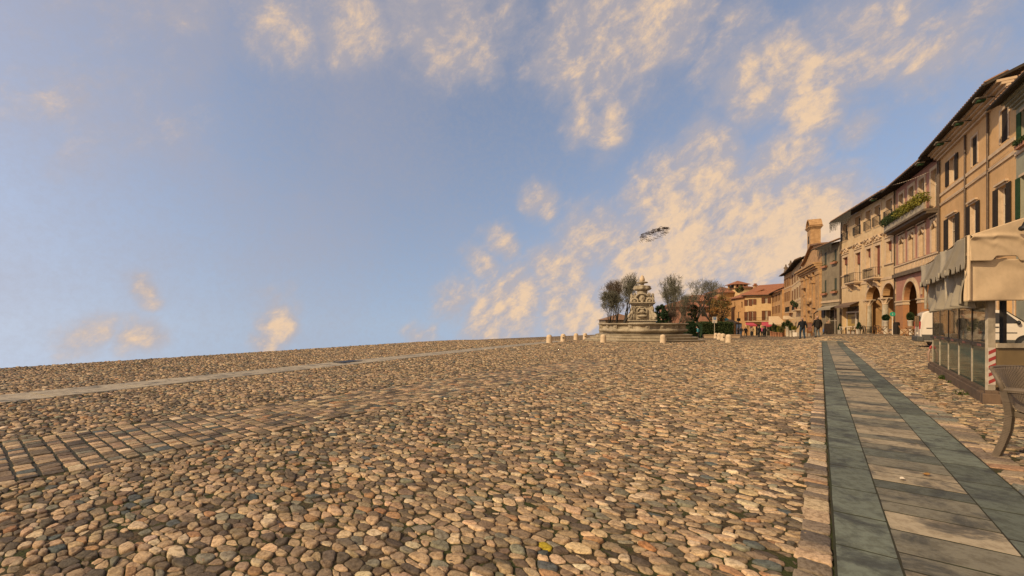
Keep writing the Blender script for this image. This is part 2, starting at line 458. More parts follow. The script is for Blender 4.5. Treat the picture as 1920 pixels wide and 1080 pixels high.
# --- ground sheet (earth between the stones; its own stone pattern where they are too far to model)
def ground_mat():
    m, t, b = new_mat('earth_and_far_cobbles')
    pos = t.node('ShaderNodeNewGeometry').outputs['Position']
    sx = t.node('ShaderNodeSeparateXYZ'); t.link(pos, sx.inputs[0])
    dirt = t.mix(t.ramp(t.noise(pos, 30, 6, .7), .35, .65), (.105, .07, .04), (.05, .034, .02))
    dirt = t.mix(t.ramp(t.noise(pos, 2.2, 6, .7), .42, .6, 0, .85), dirt, (.034, .046, .010))
    v = t.node('ShaderNodeTexVoronoi', feature='F1'); v.inputs['Scale'].default_value = 8.5; t.link(pos, v.inputs['Vector'])
    v2 = t.node('ShaderNodeTexVoronoi', feature='DISTANCE_TO_EDGE'); v2.inputs['Scale'].default_value = 8.5; t.link(pos, v2.inputs['Vector'])
    rr = t.node('ShaderNodeValToRGB'); r = rr.color_ramp; r.interpolation = 'CONSTANT'
    cols = [(0, (.42, .29, .17)), (.3, (.34, .23, .135)), (.55, (.19, .13, .08)), (.72, (.10, .08, .06)), (.82, (.50, .37, .24)), (.94, (.17, .165, .125))]
    for i, (p, c) in enumerate(cols):
        e = r.elements[i] if i < 2 else r.elements.new(p)
        e.position = p; e.color = (*c, 1)
    sc = t.node('ShaderNodeSeparateColor'); t.link(v.outputs['Color'], sc.inputs[0]); t.link(sc.outputs[0], rr.inputs[0])
    cob = t.mix(t.ramp(v2.outputs['Distance'], .02, .09, .85, 0), rr.outputs[0], (.045, .038, .022))
    n5 = t.noise(t.mapping(pos, (.9, .35, 1)), 1.0, 6, .75)
    cob = t.mix(t.ramp(n5, .42, .66, 0, .6), cob, t.mix(1.0, cob, (.45, .45, .38), 'MULTIPLY'))
    c = t.mix(t.ramp(sx.outputs[1], 33.0, 35.5), dirt, cob)
    t.link(c, b.inputs['Base Color']); b.inputs['Roughness'].default_value = .92; b.inputs['Specular IOR Level'].default_value = .2
    t.link(t.bump(t.math('ADD', t.math('MULTIPLY', t.ramp(v2.outputs['Distance'], 0, .15), t.ramp(sx.outputs[1], 33, 35)), t.math('MULTIPLY', t.noise(pos, 60, 4), .5)), .8, .04), b.inputs['Normal'])
    return m
M['ground'] = ground_mat()
rows = np.concatenate([np.arange(-14, 0, 2.), np.arange(0, 64, 1.), np.arange(64, 321, 8.)])
us = np.concatenate([[-1, -1, -1], np.linspace(0, 1, 110)])
V = []
for Y in rows:
    x0 = float(XE(Y)); x1 = 210.0
    for k, u in enumerate(us):
        if k < 3:
            off, dz = [(-11, -34), (-3.2, -6), (-.35, -.22)][k]
            V.append((x0 + off, Y, g(x0, Y) - .012 + dz))
        else:
            X = x0 + (x1 - x0) * u ** 1.5
            V.append((X, Y, g(X, Y) + (.0075 if Y < 36 else -.004)))
nc = len(us); L = []
for i in range(len(rows) - 1):
    for j in range(nc - 1):
        L.append((i * nc + j, i * nc + j + 1, (i + 1) * nc + j + 1, (i + 1) * nc + j))
o = fast_mesh('ground', np.array(V), np.array(L), 4, M['ground'])
struct(o, 'earth and moss between the cobbles of the square')

PAL = np.array([(.47, .325, .185), (.37, .26, .15), (.205, .145, .09), (.115, .088, .062), (.20, .185, .135), (.38, .205, .09), (.55, .42, .27), (.095, .112, .11), (.27, .19, .12)])
PRB = np.array([.21, .21, .18, .15, .08, .035, .05, .015, .07]); PRB = PRB / PRB.sum()
def stone_cols(n):
    c = PAL[rng.choice(len(PAL), n, p=PRB)]
    lum = c @ np.array([.35, .5, .15]); c = (c * .84 + lum[:, None] * .16) * np.array([1.0, .955, .86])
    return np.clip(c * rng.normal(1, .15, (n, 1)) * rng.normal(1, .022, (n, 3)), .02, .75)

def ringed(P, outs, h, cols, prof, name, mat, tilt=.1, rough=.0, centre=1.0, smooth=True):
    """P (N,2) centres, outs (N,K,2) outline offsets; prof = [(scale, height fraction)...] from the ground up"""
    n, K = outs.shape[:2]; R = len(prof)
    base = gz(P[:, 0], P[:, 1])
    tx = rng.normal(0, tilt, n); ty = rng.normal(0, tilt, n)
    V = np.empty((n, R * K + 1, 3), np.float32)
    for i, (s, hz) in enumerate(prof):
        q = outs * s
        z = h[:, None] * hz + (tx[:, None] * q[..., 0] + ty[:, None] * q[..., 1]) * (1 if i else 0)
        if rough and i: z = z + rng.normal(0, rough, z.shape) * h[:, None]
        V[:, i * K:(i + 1) * K, 0] = P[:, 0:1] + q[..., 0]
        V[:, i * K:(i + 1) * K, 1] = P[:, 1:2] + q[..., 1]
        V[:, i * K:(i + 1) * K, 2] = base[:, None] + z
    V[:, -1, 0] = P[:, 0]; V[:, -1, 1] = P[:, 1]; V[:, -1, 2] = base + h * prof[-1][1] * centre
    k = np.arange(K); k2 = (k + 1) % K
    quads = np.concatenate([np.stack([i * K + k, i * K + k2, (i + 1) * K + k2, (i + 1) * K + k], 1) for i in range(R - 1)])
    tris = np.stack([(R - 1) * K + k, (R - 1) * K + k2, np.full(K, R * K)], 1)
    nv = R * K + 1; off = np.arange(n) * nv
    LQ = (quads[None] + off[:, None, None]).reshape(-1); LT = (tris[None] + off[:, None, None]).reshape(-1)
    loops = np.concatenate([LQ, LT]); tot = np.concatenate([np.full(n * len(quads), 4), np.full(n * K, 3)])
    cc = np.repeat(cols, nv, 0)
    return fast_mesh(name, V.reshape(-1, 3), loops, tot, mat, cc, smooth=smooth)

SET_N0, SET_N1, SET_T1 = -6.9, -5.12, 13.0
EA = np.array([.44, .898]); EN = np.array([.898, -.44])                # pale strip on the left
STRIP0, STRIP1 = -11.25, -10.12
def allowed(X, Y):
    t, n = tn(X, Y)
    ok = ~((n > -.10) & (n < 1.44) & (t < 37.0))
    ok &= ~((n > SET_N0 - .03) & (n < SET_N1 + .03) & (t < SET_T1))
    q = X * EN[0] + Y * EN[1]; q2 = X * EA[0] + Y * EA[1]
    ok &= ~((q > STRIP0 - .02) & (q < STRIP1 + .02) & (q2 < 30))
    ok &= X > XE(Y) + .06
    px = 960 + F * X / np.maximum(Y, .5)
    ok &= (px > -160) & (px < 2080)
    ok &= ~((X > 33) | ((Y < 24) & (X > 29)))
    return ok

def cobble_zone(y0, y1, s, K, prof, hm, name, label):
    x0, x1 = max(-1.35 * y1, -17), min(1.45 * y1, 33)
    cs = np.array([(x0, y0), (x0, y1), (x1, y0), (x1, y1)])
    sa, sb = 1.42, .82                                       # stretch of the cells
    A = cs @ N_ / sa; B = cs @ D / sb
    na = int((A.max() - A.min()) / s) + 5; nb = int((B.max() - B.min()) / s) + 5
    ia, ib = np.meshgrid(np.arange(na), np.arange(nb), indexing='ij')
    a = A.min() - 2 * s + (ia + (ib % 2) * .5 + rng.uniform(-.42, .42, ia.shape)) * s
    b = B.min() - 2 * s + (ib + rng.uniform(-.42, .42, ia.shape)) * s
    w = rng.uniform(-.34, .34, ia.shape) * s * s
    X = a * sa * N_[0] + b * sb * D[0]; Y = a * sa * N_[1] + b * sb * D[1]
    ok = allowed(X, Y) & (Y >= y0) & (Y < y1)
    ok[:2] = ok[-2:] = False; ok[:, :2] = ok[:, -2:] = False
    ok &= rng.random(ok.shape) > .006
    I, J = np.nonzero(ok); n = len(I)
    th = 2 * PI * np.arange(K) / K
    e = np.stack([np.cos(th), np.sin(th)], 1)
    r = np.full((n, K), s * 1.05)
    a0, b0, w0 = a[I, J], b[I, J], w[I, J]
    for di in range(-2, 3):
        for dj in range(-2, 3):
            if di == 0 and dj == 0: continue
            dx = a[I + di, J + dj] - a0; dy = b[I + di, J + dj] - b0
            d2 = dx * dx + dy * dy
            num = np.maximum((d2 + w0 - w[I + di, J + dj]) * .5, .05 * d2)
            den = dx[:, None] * e[:, 0] + dy[:, None] * e[:, 1]
            q = np.where(den > 1e-6, num[:, None] / np.maximum(den, 1e-6), 9)
            r = np.minimum(r, q)
    if K > 12: r = .84 * r + .08 * (np.roll(r, 1, 1) + np.roll(r, -1, 1))
    shr = rng.uniform(.90, 1.0, (n, 1))
    r = np.maximum(r * .985 * shr - s * .03, s * .10) * rng.normal(1, .03, r.shape)
    oa = r * e[:, 0] * sa; ob = r * e[:, 1] * sb
    outs = np.stack([oa * N_[0] + ob * D[0], oa * N_[1] + ob * D[1]], 2)
    P = np.stack([X[I, J], Y[I, J]], 1)
    h = np.clip(rng.normal(hm, hm * .28, n), hm * .35, hm * 1.9)
    c = stone_cols(n)
    t, nn = tn(P[:, 0], P[:, 1])
    warm = np.exp(-((nn + 1.0) / 2.2) ** 2)[:, None]                # paler worn stones beside the path
    c = c * (1 + .22 * warm * np.array([1.05, 1, .92]))
    if y0 < 3:
        q = foot(1018, 1033); k = np.argmin((P[:, 0] - q.x) ** 2 + (P[:, 1] - q.y) ** 2); c[k] = (.50, .36, .02)
        q = foot(1226, 1028); k = np.argmin((P[:, 0] - q.x) ** 2 + (P[:, 1] - q.y) ** 2); c[k] = (.46, .22, .09)
    o = ringed(P, outs, h, c, prof, name, M['cobble'], tilt=.075, rough=.07)
    struct(o, label); return n

P4 = [(1.0, -1.0), (1.0, .5), (.955, .84), (.87, .97), (.5, 1.0)]
P3 = [(1.0, -.8), (.975, .7), (.84, .98)]
P2 = [(1.0, -.4), (.82, .85)]
nst = [cobble_zone(1.55, 4.6, .066, 14, P4, .0165, 'cobblestones', 'worn flat topped cobbles in the foreground of the square'),
       cobble_zone(4.6, 11.0, .074, 10, P3, .018, 'cobblestones', 'worn cobbles across the middle of the square'),
       cobble_zone(11.0, 20.0, .090, 7, P2, .024, 'cobblestones', 'worn cobbles beyond the middle of the square'),
       cobble_zone(20.0, 35.2, .118, 7, P2, .032, 'cobblestones', 'worn cobbles across the far half of the square')]
print('stones', nst)

def rect_outs(a, b, rc, jit=.0, ang=None):
    """rounded rectangles along (t,n): a half length along D, b half width along N_"""
    n = len(a); pts = []
    rc = np.minimum(rc, np.minimum(a, b) * .8)
    for (sx, sy, th0) in ((1, 1, 0), (-1, 1, PI / 2), (-1, -1, PI), (1, -1, 1.5 * PI)):
        for k in range(3):
            th = th0 + k * PI / 4
            pts.append(np.stack([sx * (a - rc) + rc * math.cos(th), sy * (b - rc) + rc * math.sin(th)], 1))
        m = {(1, 1): (0, b), (-1, 1): (-a, 0), (-1, -1): (0, -b), (1, -1): (a, 0)}[(sx, sy)]
        mm = np.zeros((n, 2)); mm[:, 0] = m[0]; mm[:, 1] = m[1]; pts.append(mm)
    o = np.stack(pts, 1)
    if jit: o = o + rng.normal(0, 1, o.shape) * jit
    return o[..., 0:1] * D + o[..., 1:2] * N_

def rect_run(cells, h, cols, prof, name, mat, gap, rc, jit, tilt, label, rough=0.0, centre=1.0, rot=None, gapt=None):
    """cells: (t0,t1,n0,n1)"""
    c = np.array(cells); a = (c[:, 1] - c[:, 0]) / 2 - (gapt or gap); b = (c[:, 3] - c[:, 2]) / 2 - gap
    t = (c[:, 0] + c[:, 1]) / 2; n = (c[:, 2] + c[:, 3]) / 2
    X, Y = xy(t, n); outs = rect_outs(a, b, rc, jit)
    if rot is not None:
        cr, sr = math.cos(rot), math.sin(rot)
        outs = np.stack([outs[..., 0] * cr - outs[..., 1] * sr, outs[..., 0] * sr + outs[..., 1] * cr], 2)
        X, Y = X * cr - Y * sr, X * sr + Y * cr
    o = ringed(np.stack([X, Y], 1), outs, h, cols, prof, name, mat, tilt=tilt, rough=rough, centre=centre, smooth=prof is not PF)
    return struct(o, label)

PF = [(1.0, -1.2), (1.0, .97), (.998, 1.0)]
PS = [(1.0, -.6), (1.0, .55), (.965, .93), (.90, 1.0)]
# dark bedding that shows in the joints of the slabs and setts
def bed(n0, n1, t0, t1, z, name, label, mat):
    b = MB(); ts = np.arange(t0, t1 + .01, 1.0)
    for i in range(len(ts) - 1):
        q = []
        for (t_, n__) in ((ts[i], n0), (ts[i], n1), (ts[i + 1], n1), (ts[i + 1], n0)):
            x, y = xy(t_, n__); q.append((x, y, g(x, y) + z))
        b.quad(*q)
    return struct(b.build(name, mat), label)
M['bedding'] = stone_mat('bedding', (.035, .029, .019), (.028, .032, .010), scale=3, stain=.3, bump=.3)
bed(.056, 1.176, .6, 37, .0178, 'path_bedding', 'dark earth in the joints of the slab path', M['bedding'])
bed(SET_N0 + .03, SET_N1 - .03, -3, SET_T1, .0105, 'sett_bedding', 'dark moss and earth in the joints of the setts', M['bedding'])
# --- setts with mossy cross joints
cells = []; t = -3.0
while t < SET_T1:
    w = rng.uniform(.11, .145); n = SET_N0 + rng.uniform(-.22, .1)
    n1 = SET_N1 + rng.uniform(-.12, .05)
    while n < n1:
        k = rng.uniform(.085, .14) if rng.random() < .85 else rng.uniform(.14, .18)
        cells.append((t + rng.uniform(0.002, .010), t + w - rng.uniform(0.002, .010), n, n + k)); n += k
    t += w
nn = len(cells)
rect_run(cells, np.clip(rng.normal(.0175, .002, nn), .012, .024), stone_cols(nn) * 1.0, PS, 'sett_paving', M['cobble'], .0045, .014, .003, .022,
         'rectangular setts laid in rows with mossy joints', rough=.03)
# --- borders of the path
cells = []
for (n0, n1, wob, lo, hi) in ((-.092, .052, .03, .075, .2), (1.175, 1.42, .03, .08, .20)):
    t = .9
    while t < 37:
        k = rng.uniform(lo, hi)
        if n0 < 0: cells.append((t, t + k, n0 - rng.uniform(0, wob), n1))
        elif rng.random() < .6: cells.append((t, t + k, n0, n1 + rng.uniform(-.01, wob)))
        else:
            q = rng.uniform(.4, .6); m_ = n0 + (n1 - n0) * q
            cells.append((t, t + k, n0, m_)); cells.append((t, t + k, m_, n1 + rng.uniform(0, wob)))
        t += k
nn = len(cells)
rect_run(cells, np.clip(rng.normal(.020, .004, nn), .010, .03), np.clip(stone_cols(nn) * 1.05 + .03, 0, .7), PS, 'path_border', M['cobble'], .006, .016, .003, .05,
         'rows of squared border stones along both sides of the slab path', rough=.03)
# --- the slabs
cells = []; cols = []
for (n0, n1, lo, hi, kind) in ((.065, .330, .5, .66, 0), (.335, .862, .20, .34, 1), (.867, 1.165, .5, .68, 0)):
    t = .5 + rng.uniform(0, .3)
    while t < 37:
        k = rng.uniform(lo, hi); cells.append((t, t + k, n0, n1))
        if kind == 0: c = np.array([.135, .150, .115]) * rng.uniform(.72, 1.22)
        else:
            u = rng.random()
            c = np.array([.36, .29, .19]) * rng.uniform(.78, 1.12) if u < .60 else np.array([.105, .11, .085]) * rng.uniform(.8, 1.2) if u < .80 else np.array([.19, .17, .12])
        cols.append(c); t += k
nn = len(cells)
rect_run(cells, rng.uniform(.0188, .0200, nn), np.array(cols), PF, 'path', M['slab'], .0025, .008, .0012, .0015,
         'path of grey and beige stone slabs running up the square', centre=1.0, gapt=.0095)
# bend where the path runs off to the left in front of the shops
mb = MB()
a = [foot(*p) for p in ((1541, 642.5), (1598, 643.5), (1578, 637), (1560, 634.2), (1512, 634.6), (1524, 637))]
mb.poly([(p.x, p.y, g(p.x, p.y) + .035) for p in a])
struct(mb.build('path', M['steel'] if False else stone_mat('far_slab', (.20, .18, .13), scale=1.2, stain=.4)), 'far bend of the slab path before the shops')
# --- pale strip on the left
ang = math.atan2(EA[1], EA[0]) - math.atan2(D[1], D[0])
cells = []; t = -2.0
while t < 31:
    k = rng.uniform(1.0, 1.5); cells.append((t, t + k, STRIP0, STRIP1)); t += k
nn = len(cells)
rect_run(cells, np.full(nn, .022), np.array([.40, .335, .235]) * rng.uniform(.88, 1.08, (nn, 1)), PF, 'slab_strip', M['slab'], .006, .01, .002, .003,
         'pale strip of stone slabs crossing the left of the square', rot=ang)
# ================================================================== BUILDINGS
class Facade:
    """one building; its root stands at the left foot of the facade, local x along it, local y into the house"""
    def __init__(s, name, label, pL, pR, cat='building', group=None):
        s.p = np.array(pL, float); q = np.array(pR, float); s.W = float(np.linalg.norm(q - s.p)); s.u = (q - s.p) / s.W
        s.base = min(g(*pL), g(*pR)) - .6
        s.root = thing(name, label, cat, (s.p[0], s.p[1], g(*pL)), math.atan2(s.u[1], s.u[0]), group)
        s.z0 = g(*pL)
        s.ops = []; s.inw = np.array([-s.u[1], s.u[0]])
    def uz(s, px, py):
        r = (px - 960) / F
        k = (r * s.p[1] - s.p[0]) / (s.u[0] - r * s.u[1]); Y = s.p[1] + s.u[1] * k
        return k, EYE - (py - HY) / F * Y - s.z0
    def U(s, px): return s.uz(px, 600)[0]
    def Z(s, px, py): return s.uz(px, py)[1]
    def world(s, x, y, z):
        q = s.p + s.u * x + s.inw * y
        return Vector((q[0], q[1], z + s.z0))
    def wall(s, top, mat, depth=8.0, name='wall', zmin=None, thick=.28, rmat=None, mods=()):
        """front with real openings and reveals, side, back and top faces"""
        zb = s.base - s.z0 if zmin is None else zmin
        b = MB(); W = s.W
        xs = sorted({0, W, *[o['x0'] for o in s.ops], *[o['x1'] for o in s.ops]})
        zs = sorted({zb, top, *[o['z0'] for o in s.ops], *[o['z1'] for o in s.ops]})
        for i in range(len(xs) - 1):
            for j in range(len(zs) - 1):
                cx = (xs[i] + xs[i + 1]) / 2; cz = (zs[j] + zs[j + 1]) / 2
                if any(o['x0'] < cx < o['x1'] and o['z0'] < cz < o['z1'] for o in s.ops): continue
                b.quad((xs[i], 0, zs[j]), (xs[i + 1], 0, zs[j]), (xs[i + 1], 0, zs[j + 1]), (xs[i], 0, zs[j + 1]))
        for o in s.ops:
            x0, x1, z0, z1, r = o['x0'], o['x1'], o['z0'], o['z1'], o.get('r', thick)
            zt = z1 - o['rise'] if o.get('rise') else z1
            mi = o.get('m', 0); sd = o.get('sides', 'lrbt')
            if 'l' in sd: b.quad((x0, 0, z0), (x0, r, z0), (x0, r, zt), (x0, 0, zt), mi)
            if 'r' in sd: b.quad((x1, 0, z0), (x1, 0, zt), (x1, r, zt), (x1, r, z0), mi)
            if 'b' in sd: b.quad((x0, 0, z0), (x1, 0, z0), (x1, r, z0), (x0, r, z0), mi)
            if 't' not in sd: continue
            if not o.get('rise'): b.quad((x0, 0, z1), (x0, r, z1), (x1, r, z1), (x1, 0, z1))
            else:
                n = 16; a = (x1 - x0) / 2; pts = []
                for k in range(n + 1):
                    t = PI - PI * k / n
                    pts.append(((x0 + x1) / 2 + a * math.cos(t), zt + o['rise'] * math.sin(t)))
                for k in range(n):
                    (xa, za), (xb, zb_) = pts[k], pts[k + 1]
                    b.quad((xa, 0, za), (xa, r, za), (xb, r, zb_), (xb, 0, zb_), mi)
                    c = (x0, 0, z1) if k < n / 2 else (x1, 0, z1)
                    b.tri((xa, 0, za), (xb, 0, zb_), c)
                b.tri((x0, 0, z1), ((x0 + x1) / 2, 0, z1), (x1, 0, z1))
                if True:
                    for k in range(n):
                        (xa, za), (xb, zb_) = pts[k], pts[k + 1]
                        b.tri((xa, r, za), (xb, r, zb_), ((x0 if k < n / 2 else x1), r, z1))
        b.quad((0, 0, zb), (0, 0, top), (0, depth, top), (0, depth, zb)); b.quad((W, 0, zb), (W, depth, zb), (W, depth, top), (W, 0, top))
        b.quad((0, depth, zb), (W, depth, zb), (W, depth, top), (0, depth, top)); b.quad((0, 0, top), (W, 0, top), (W, depth, top), (0, depth, top))
        return b.build(name, mat if not rmat else [mat, *rmat], s.root, mods=mods)
    def opening(s, x0, x1, z0, z1, **k):
        o = dict(x0=x0, x1=x1, z0=z0, z1=z1, **k); s.ops.append(o); return o
    def window(s, o, style='glass', mats=None, name='window', sill=None, mull=True):
        r = o.get('r', .28) - .03; x0, x1, z0, z1 = o['x0'], o['x1'], o['z0'], o['z1']
        fr, gl = mats or (M['frame_white'], M['glass_dark'])
        b = MB(); w = .07
        b.quad((x0 - .05, r + .03, z0), (x1 + .05, r + .03, z0), (x1 + .05, r + .03, z1 + .05), (x0 - .05, r + .03, z1 + .05), 1)
        if style != 'blank':
            b.box(x0, x0 + w, r - .04, r, z0, z1, 0); b.box(x1 - w, x1, r - .04, r, z0, z1, 0)
            b.box(x0 + w, x1 - w, r - .04, r, z0, z0 + w, 0); b.box(x0 + w, x1 - w, r - .04, r, z1 - w, z1, 0)
            if mull:
                cx = (x0 + x1) / 2; b.box(cx - .04, cx + .04, r - .043, r, z0 + w, z1 - w, 0)
                zc = z0 + (z1 - z0) * .62
                b.box(x0 + w, cx - .04, r - .03, r, zc - .025, zc + .025, 0); b.box(cx + .04, x1 - w, r - .03, r, zc - .025, zc + .025, 0)
        ob = b.build(name, [fr, gl], s.root)
        if sill: MB().box(x0 - .12, x1 + .12, -.10, o.get('r', .28) - .08, z0 - .1, z0 - .002).build('sill', sill, ob)
        return ob
    def shutters(s, o, mat, w=None, ang=0.15, ang2=None, name='shutter'):
        """a pair folded back against the wall"""
        w = w or (o['x1'] - o['x0']) * .55
        for sg in (-1, 1):
            hx = o['x0'] if sg < 0 else o['x1']
            b = MB(); b.box(0, w, -.045, 0, 0, o['z1'] - o['z0'] - .02)
            b.box(.05, w - .05, -.058, -.045, .12, o['z1'] - o['z0'] - .14)
            ob = b.build(name, mat, s.root); ob.location = (hx, -.01, o['z0'] + .01)
            ob.rotation_euler = (0, 0, -(ang2 or ang) if sg > 0 else PI + ang)
            if sg < 0: ob.location.y = -.055
    def closed_shutters(s, o, mat):
        cx = (o['x0'] + o['x1']) / 2
        for a, b_ in ((o['x0'], cx - .012), (cx + .012, o['x1'])):
            b = MB().box(0, b_ - a, -.05, 0, 0, o['z1'] - o['z0'] - .02); b.box(.06, b_ - a - .06, -.065, -.05, .1, o['z1'] - o['z0'] - .12)
            ob = b.build('shutter', mat, s.root); ob.location = (a, .09, o['z0'] + .01)
    def surround(s, o, w=.16, p=.05, mat=None, name='window_surround', cap=False):
        b = MB(); x0, x1, z0, z1 = o['x0'], o['x1'], o['z0'], o['z1']
        b.box(x0 - w, x0 - .004, -p, .03, z0, z1); b.box(x1 + .004, x1 + w, -p, .03, z0, z1); b.box(x0 - w, x1 + w, -p, .03, z1 + .003, z1 + w)
        if cap: b.box(x0 - w - .1, x1 + w + .1, -p - .12, .03, z1 + w + .003, z1 + w + .12)
        return b.build(name, mat or M['trim'], s.root)
    def band(s, z0, z1, p=.06, mat=None, name='string_course', x0=0, x1=None):
        return MB().box(x0 + .002, (x1 or s.W) - .002, -p, .04, z0, z1).build(name, mat or M['trim'], s.root)
    def eaves(s, z, over=.9, rise=2.2, run=4.5, mat=None, thick=.16, brackets=0, left=.25, right=.25, und=None, bl=.12):
        """sloping tiled roof with its boarded underside"""
        b = MB(); W = s.W; k = rise / run
        pts = [(-over, z - over * k * .3), (run, z + rise), (run, z + rise - thick), (-over, z - over * k * .3 - thick)]
        for i in range(4):
            (ya, za), (yb, zb) = pts[i], pts[(i + 1) % 4]
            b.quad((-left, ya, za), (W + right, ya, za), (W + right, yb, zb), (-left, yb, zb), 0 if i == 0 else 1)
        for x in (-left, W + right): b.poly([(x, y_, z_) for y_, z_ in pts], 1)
        # tile ends along the eave, back slope
        n = int(W / .32)
        for i in range(n):
            x = -left + (W + left + right) * (i + .5) / n
            b.tube([(x, -over - .05, pts[0][1] + .03), (x, -over + .9, pts[0][1] + .03 + .95 * (z + rise - pts[0][1]) / (run + over))], .085, 6, 0)
        b.quad((-left, run, z + rise), (W + right, run, z + rise), (W + right, run * 2, z), (-left, run * 2, z), 0)
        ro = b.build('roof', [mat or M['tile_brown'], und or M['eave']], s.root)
        if brackets:
            c = MB()
            for i in range(brackets):
                x = W * (i + .5) / brackets
                c.prism([(-over + .1, z - over * k * .3 - thick - .02), (.0, z - thick * .6), (.0, z - thick - .28), (-over + .1, z - over * k * .3 - thick - .10)], 0, bl) if False else \
                    c.beam((x, -over + .08, z - over * k * .3 - thick - .06), (x, .03, z - thick - .02), .10, .12)
            c.build('rafter', und or M['eave'], ro)
        gt = MB().tube([(-left, -over - .10, pts[3][1] + .03), (W + right, -over - .10, pts[3][1] + .03)], .075, 8).build('gutter', M['eave'], ro)
        return ro
    def pipe(s, x, z0, z1, r=.055, y=-.09): return MB().tube([(x, y, z0), (x, y, z1)], r, 8).build('downpipe', M['pipe'], s.root)
    def cove(s, z0, z1, over, mat=None, steps=4, name='cornice'):
        b = MB()
        for i in range(steps):
            a = z0 + (z1 - z0) * i / steps; c = z0 + (z1 - z0) * (i + .86) / steps
            b.box(.003 * i, s.W - .003 * i, -over * (i + 1) / steps, .05, a, c)
        return b.build(name, mat or M['trim'], s.root)

def railing(f, x0, x1, z0, z1, y, parent, mat=None, ret=True, name='railing', bow=.0):
    b = MB(); b.beam((x0, y, z1), (x1, y, z1), .04, .04); b.beam((x0, y, z0 + .05), (x1, y, z0 + .05), .03, .03)
    n = max(3, int((x1 - x0) / .13))
    for i in range(n + 1):
        x = x0 + (x1 - x0) * i / n; b.beam((x, y - bow * math.sin(PI * i / n), z0 + .05), (x, y - bow * math.sin(PI * i / n), z1), .018, .018)
    if ret:
        for x in (x0, x1):
            b.beam((x, y, z1), (x, 0, z1), .04, .04)
            for k in range(1, 4): b.beam((x, y * k / 4, z0), (x, y * k / 4, z1), .018, .018)
    return b.build(name, mat or M['iron'], parent)

K = 1.15
def kp(x, y): return (x * K, y * K)
Ol, Or = kp(30.85, 30), kp(24.99, 20.62)
Pl = kp(34.9, 37.8); Cl = kp(39.2, 49.5); Gl = kp(40.5, 54.4); Hl = kp(45.3, 64.8)

# ---------------------------------------------------------------- ORANGE PALAZZO
f = Facade('palazzo', 'orange plastered palazzo with dark shutters and deep eaves behind the canvas pavilion', Ol, Or); FO = f
zt = f.Z(1858, 207.3)
def zat(px, py, F_=None): return (F_ or f).Z(px, py)
zu0, zu1 = zat(1828, 309), zat(1828, 256)
zl1 = zat(1786, 405); zl0 = zl1 - (zu1 - zu0) * 1.42
up = [f.opening(f.U(a), f.U(b), zu0, zu1, m=1) for a, b in ((1780, 1791), (1822.5, 1833), (1876.7, 1891))]
lo = [f.opening(f.U(a), f.U(b), zl0, zl1, m=1) for a, b in ((1778.5, 1792), (1819, 1831), (1872, 1888))]
gr = [f.opening(f.U(a), f.U(b), .0, zl0 - 2.4, r=.5) for a, b in ((1775, 1790), (1806, 1823), (1845, 1868), (1880, 1900))]
f.wall(zt, M['plaster_orange'], 9, rmat=[M['trim']])
for i, o in enumerate(up):
    w = f.window(o, mats=(M['frame_white'], M['glass_pale'] if i == 0 else M['glass_dark']))
    if i == 0: f.shutters(o, M['shutter_dark'], ang=.03)
    else: f.closed_shutters(o, M['shutter_dark'])
    f.surround(o, .15, .04)
for o in lo:
    f.window(o, mats=(M['frame_white'], M['glass_pale'])); f.shutters(o, M['shutter_dark'], ang=.03); f.surround(o, .12, .04, cap=True)
for i, o in enumerate(gr): f.window(o, mats=(M['frame_white'], M['glass_pale'] if i % 2 else M['glass_dark']), name='shop_window'); f.surround(o, .2, .05)
for (a, b_) in ((zat(1813, 332), zat(1813, 326)), (zat(1813, 352.5), zat(1813, 347))): f.band(a, b_, .08)
f.band(zl0 - 1.4, zl0 - 1.1, .1)
f.cove(zt - .05, zt + .62, .75, M['trim'], 4)
f.eaves(zt + .78, 1.15, 2.4, 4.8, M['tile_brown'], brackets=0, right=-.02, left=.05)
for px in (1763.6, 1812.5, 1855.5): f.pipe(f.U(px), -.3, zt - .03, .06)
cw = f.root
def chimney(fa, px, py_top, h, w, dy, parent, mat):
    x = fa.U(px); z = fa.Z(px, py_top)
    b = MB(); b.box(x - w / 2, x + w / 2, dy, dy + w, z - h, z - .45); b.box(x - w * .62, x + w * .62, dy - w * .12, dy + w * 1.12, z - .45, z - .36)
    for a in (0, 1):
        for c in (0, 1): b.box(x - w * .45 + a * w * .7, x - w * .25 + a * w * .7, dy + c * w * .75, dy + c * w * .75 + w * .2, z - .36, z - .16)
    for i in range(4): b.box(x - w * (.66 - .15 * i), x + w * (.66 - .15 * i), dy - w * (.16 - .14 * i), dy + w * (1.16 - .14 * i), z - .16 + i * .07, z - .095 + i * .07, 1)
    return b.build('chimney', [mat, M['tile_brown']], parent)
chimney(f, 1781, 225, 2.6, .95, .9, cw, M['brick'])
chimney(f, 1815, 184, 2.4, .9, 1.0, cw, M['brick'])

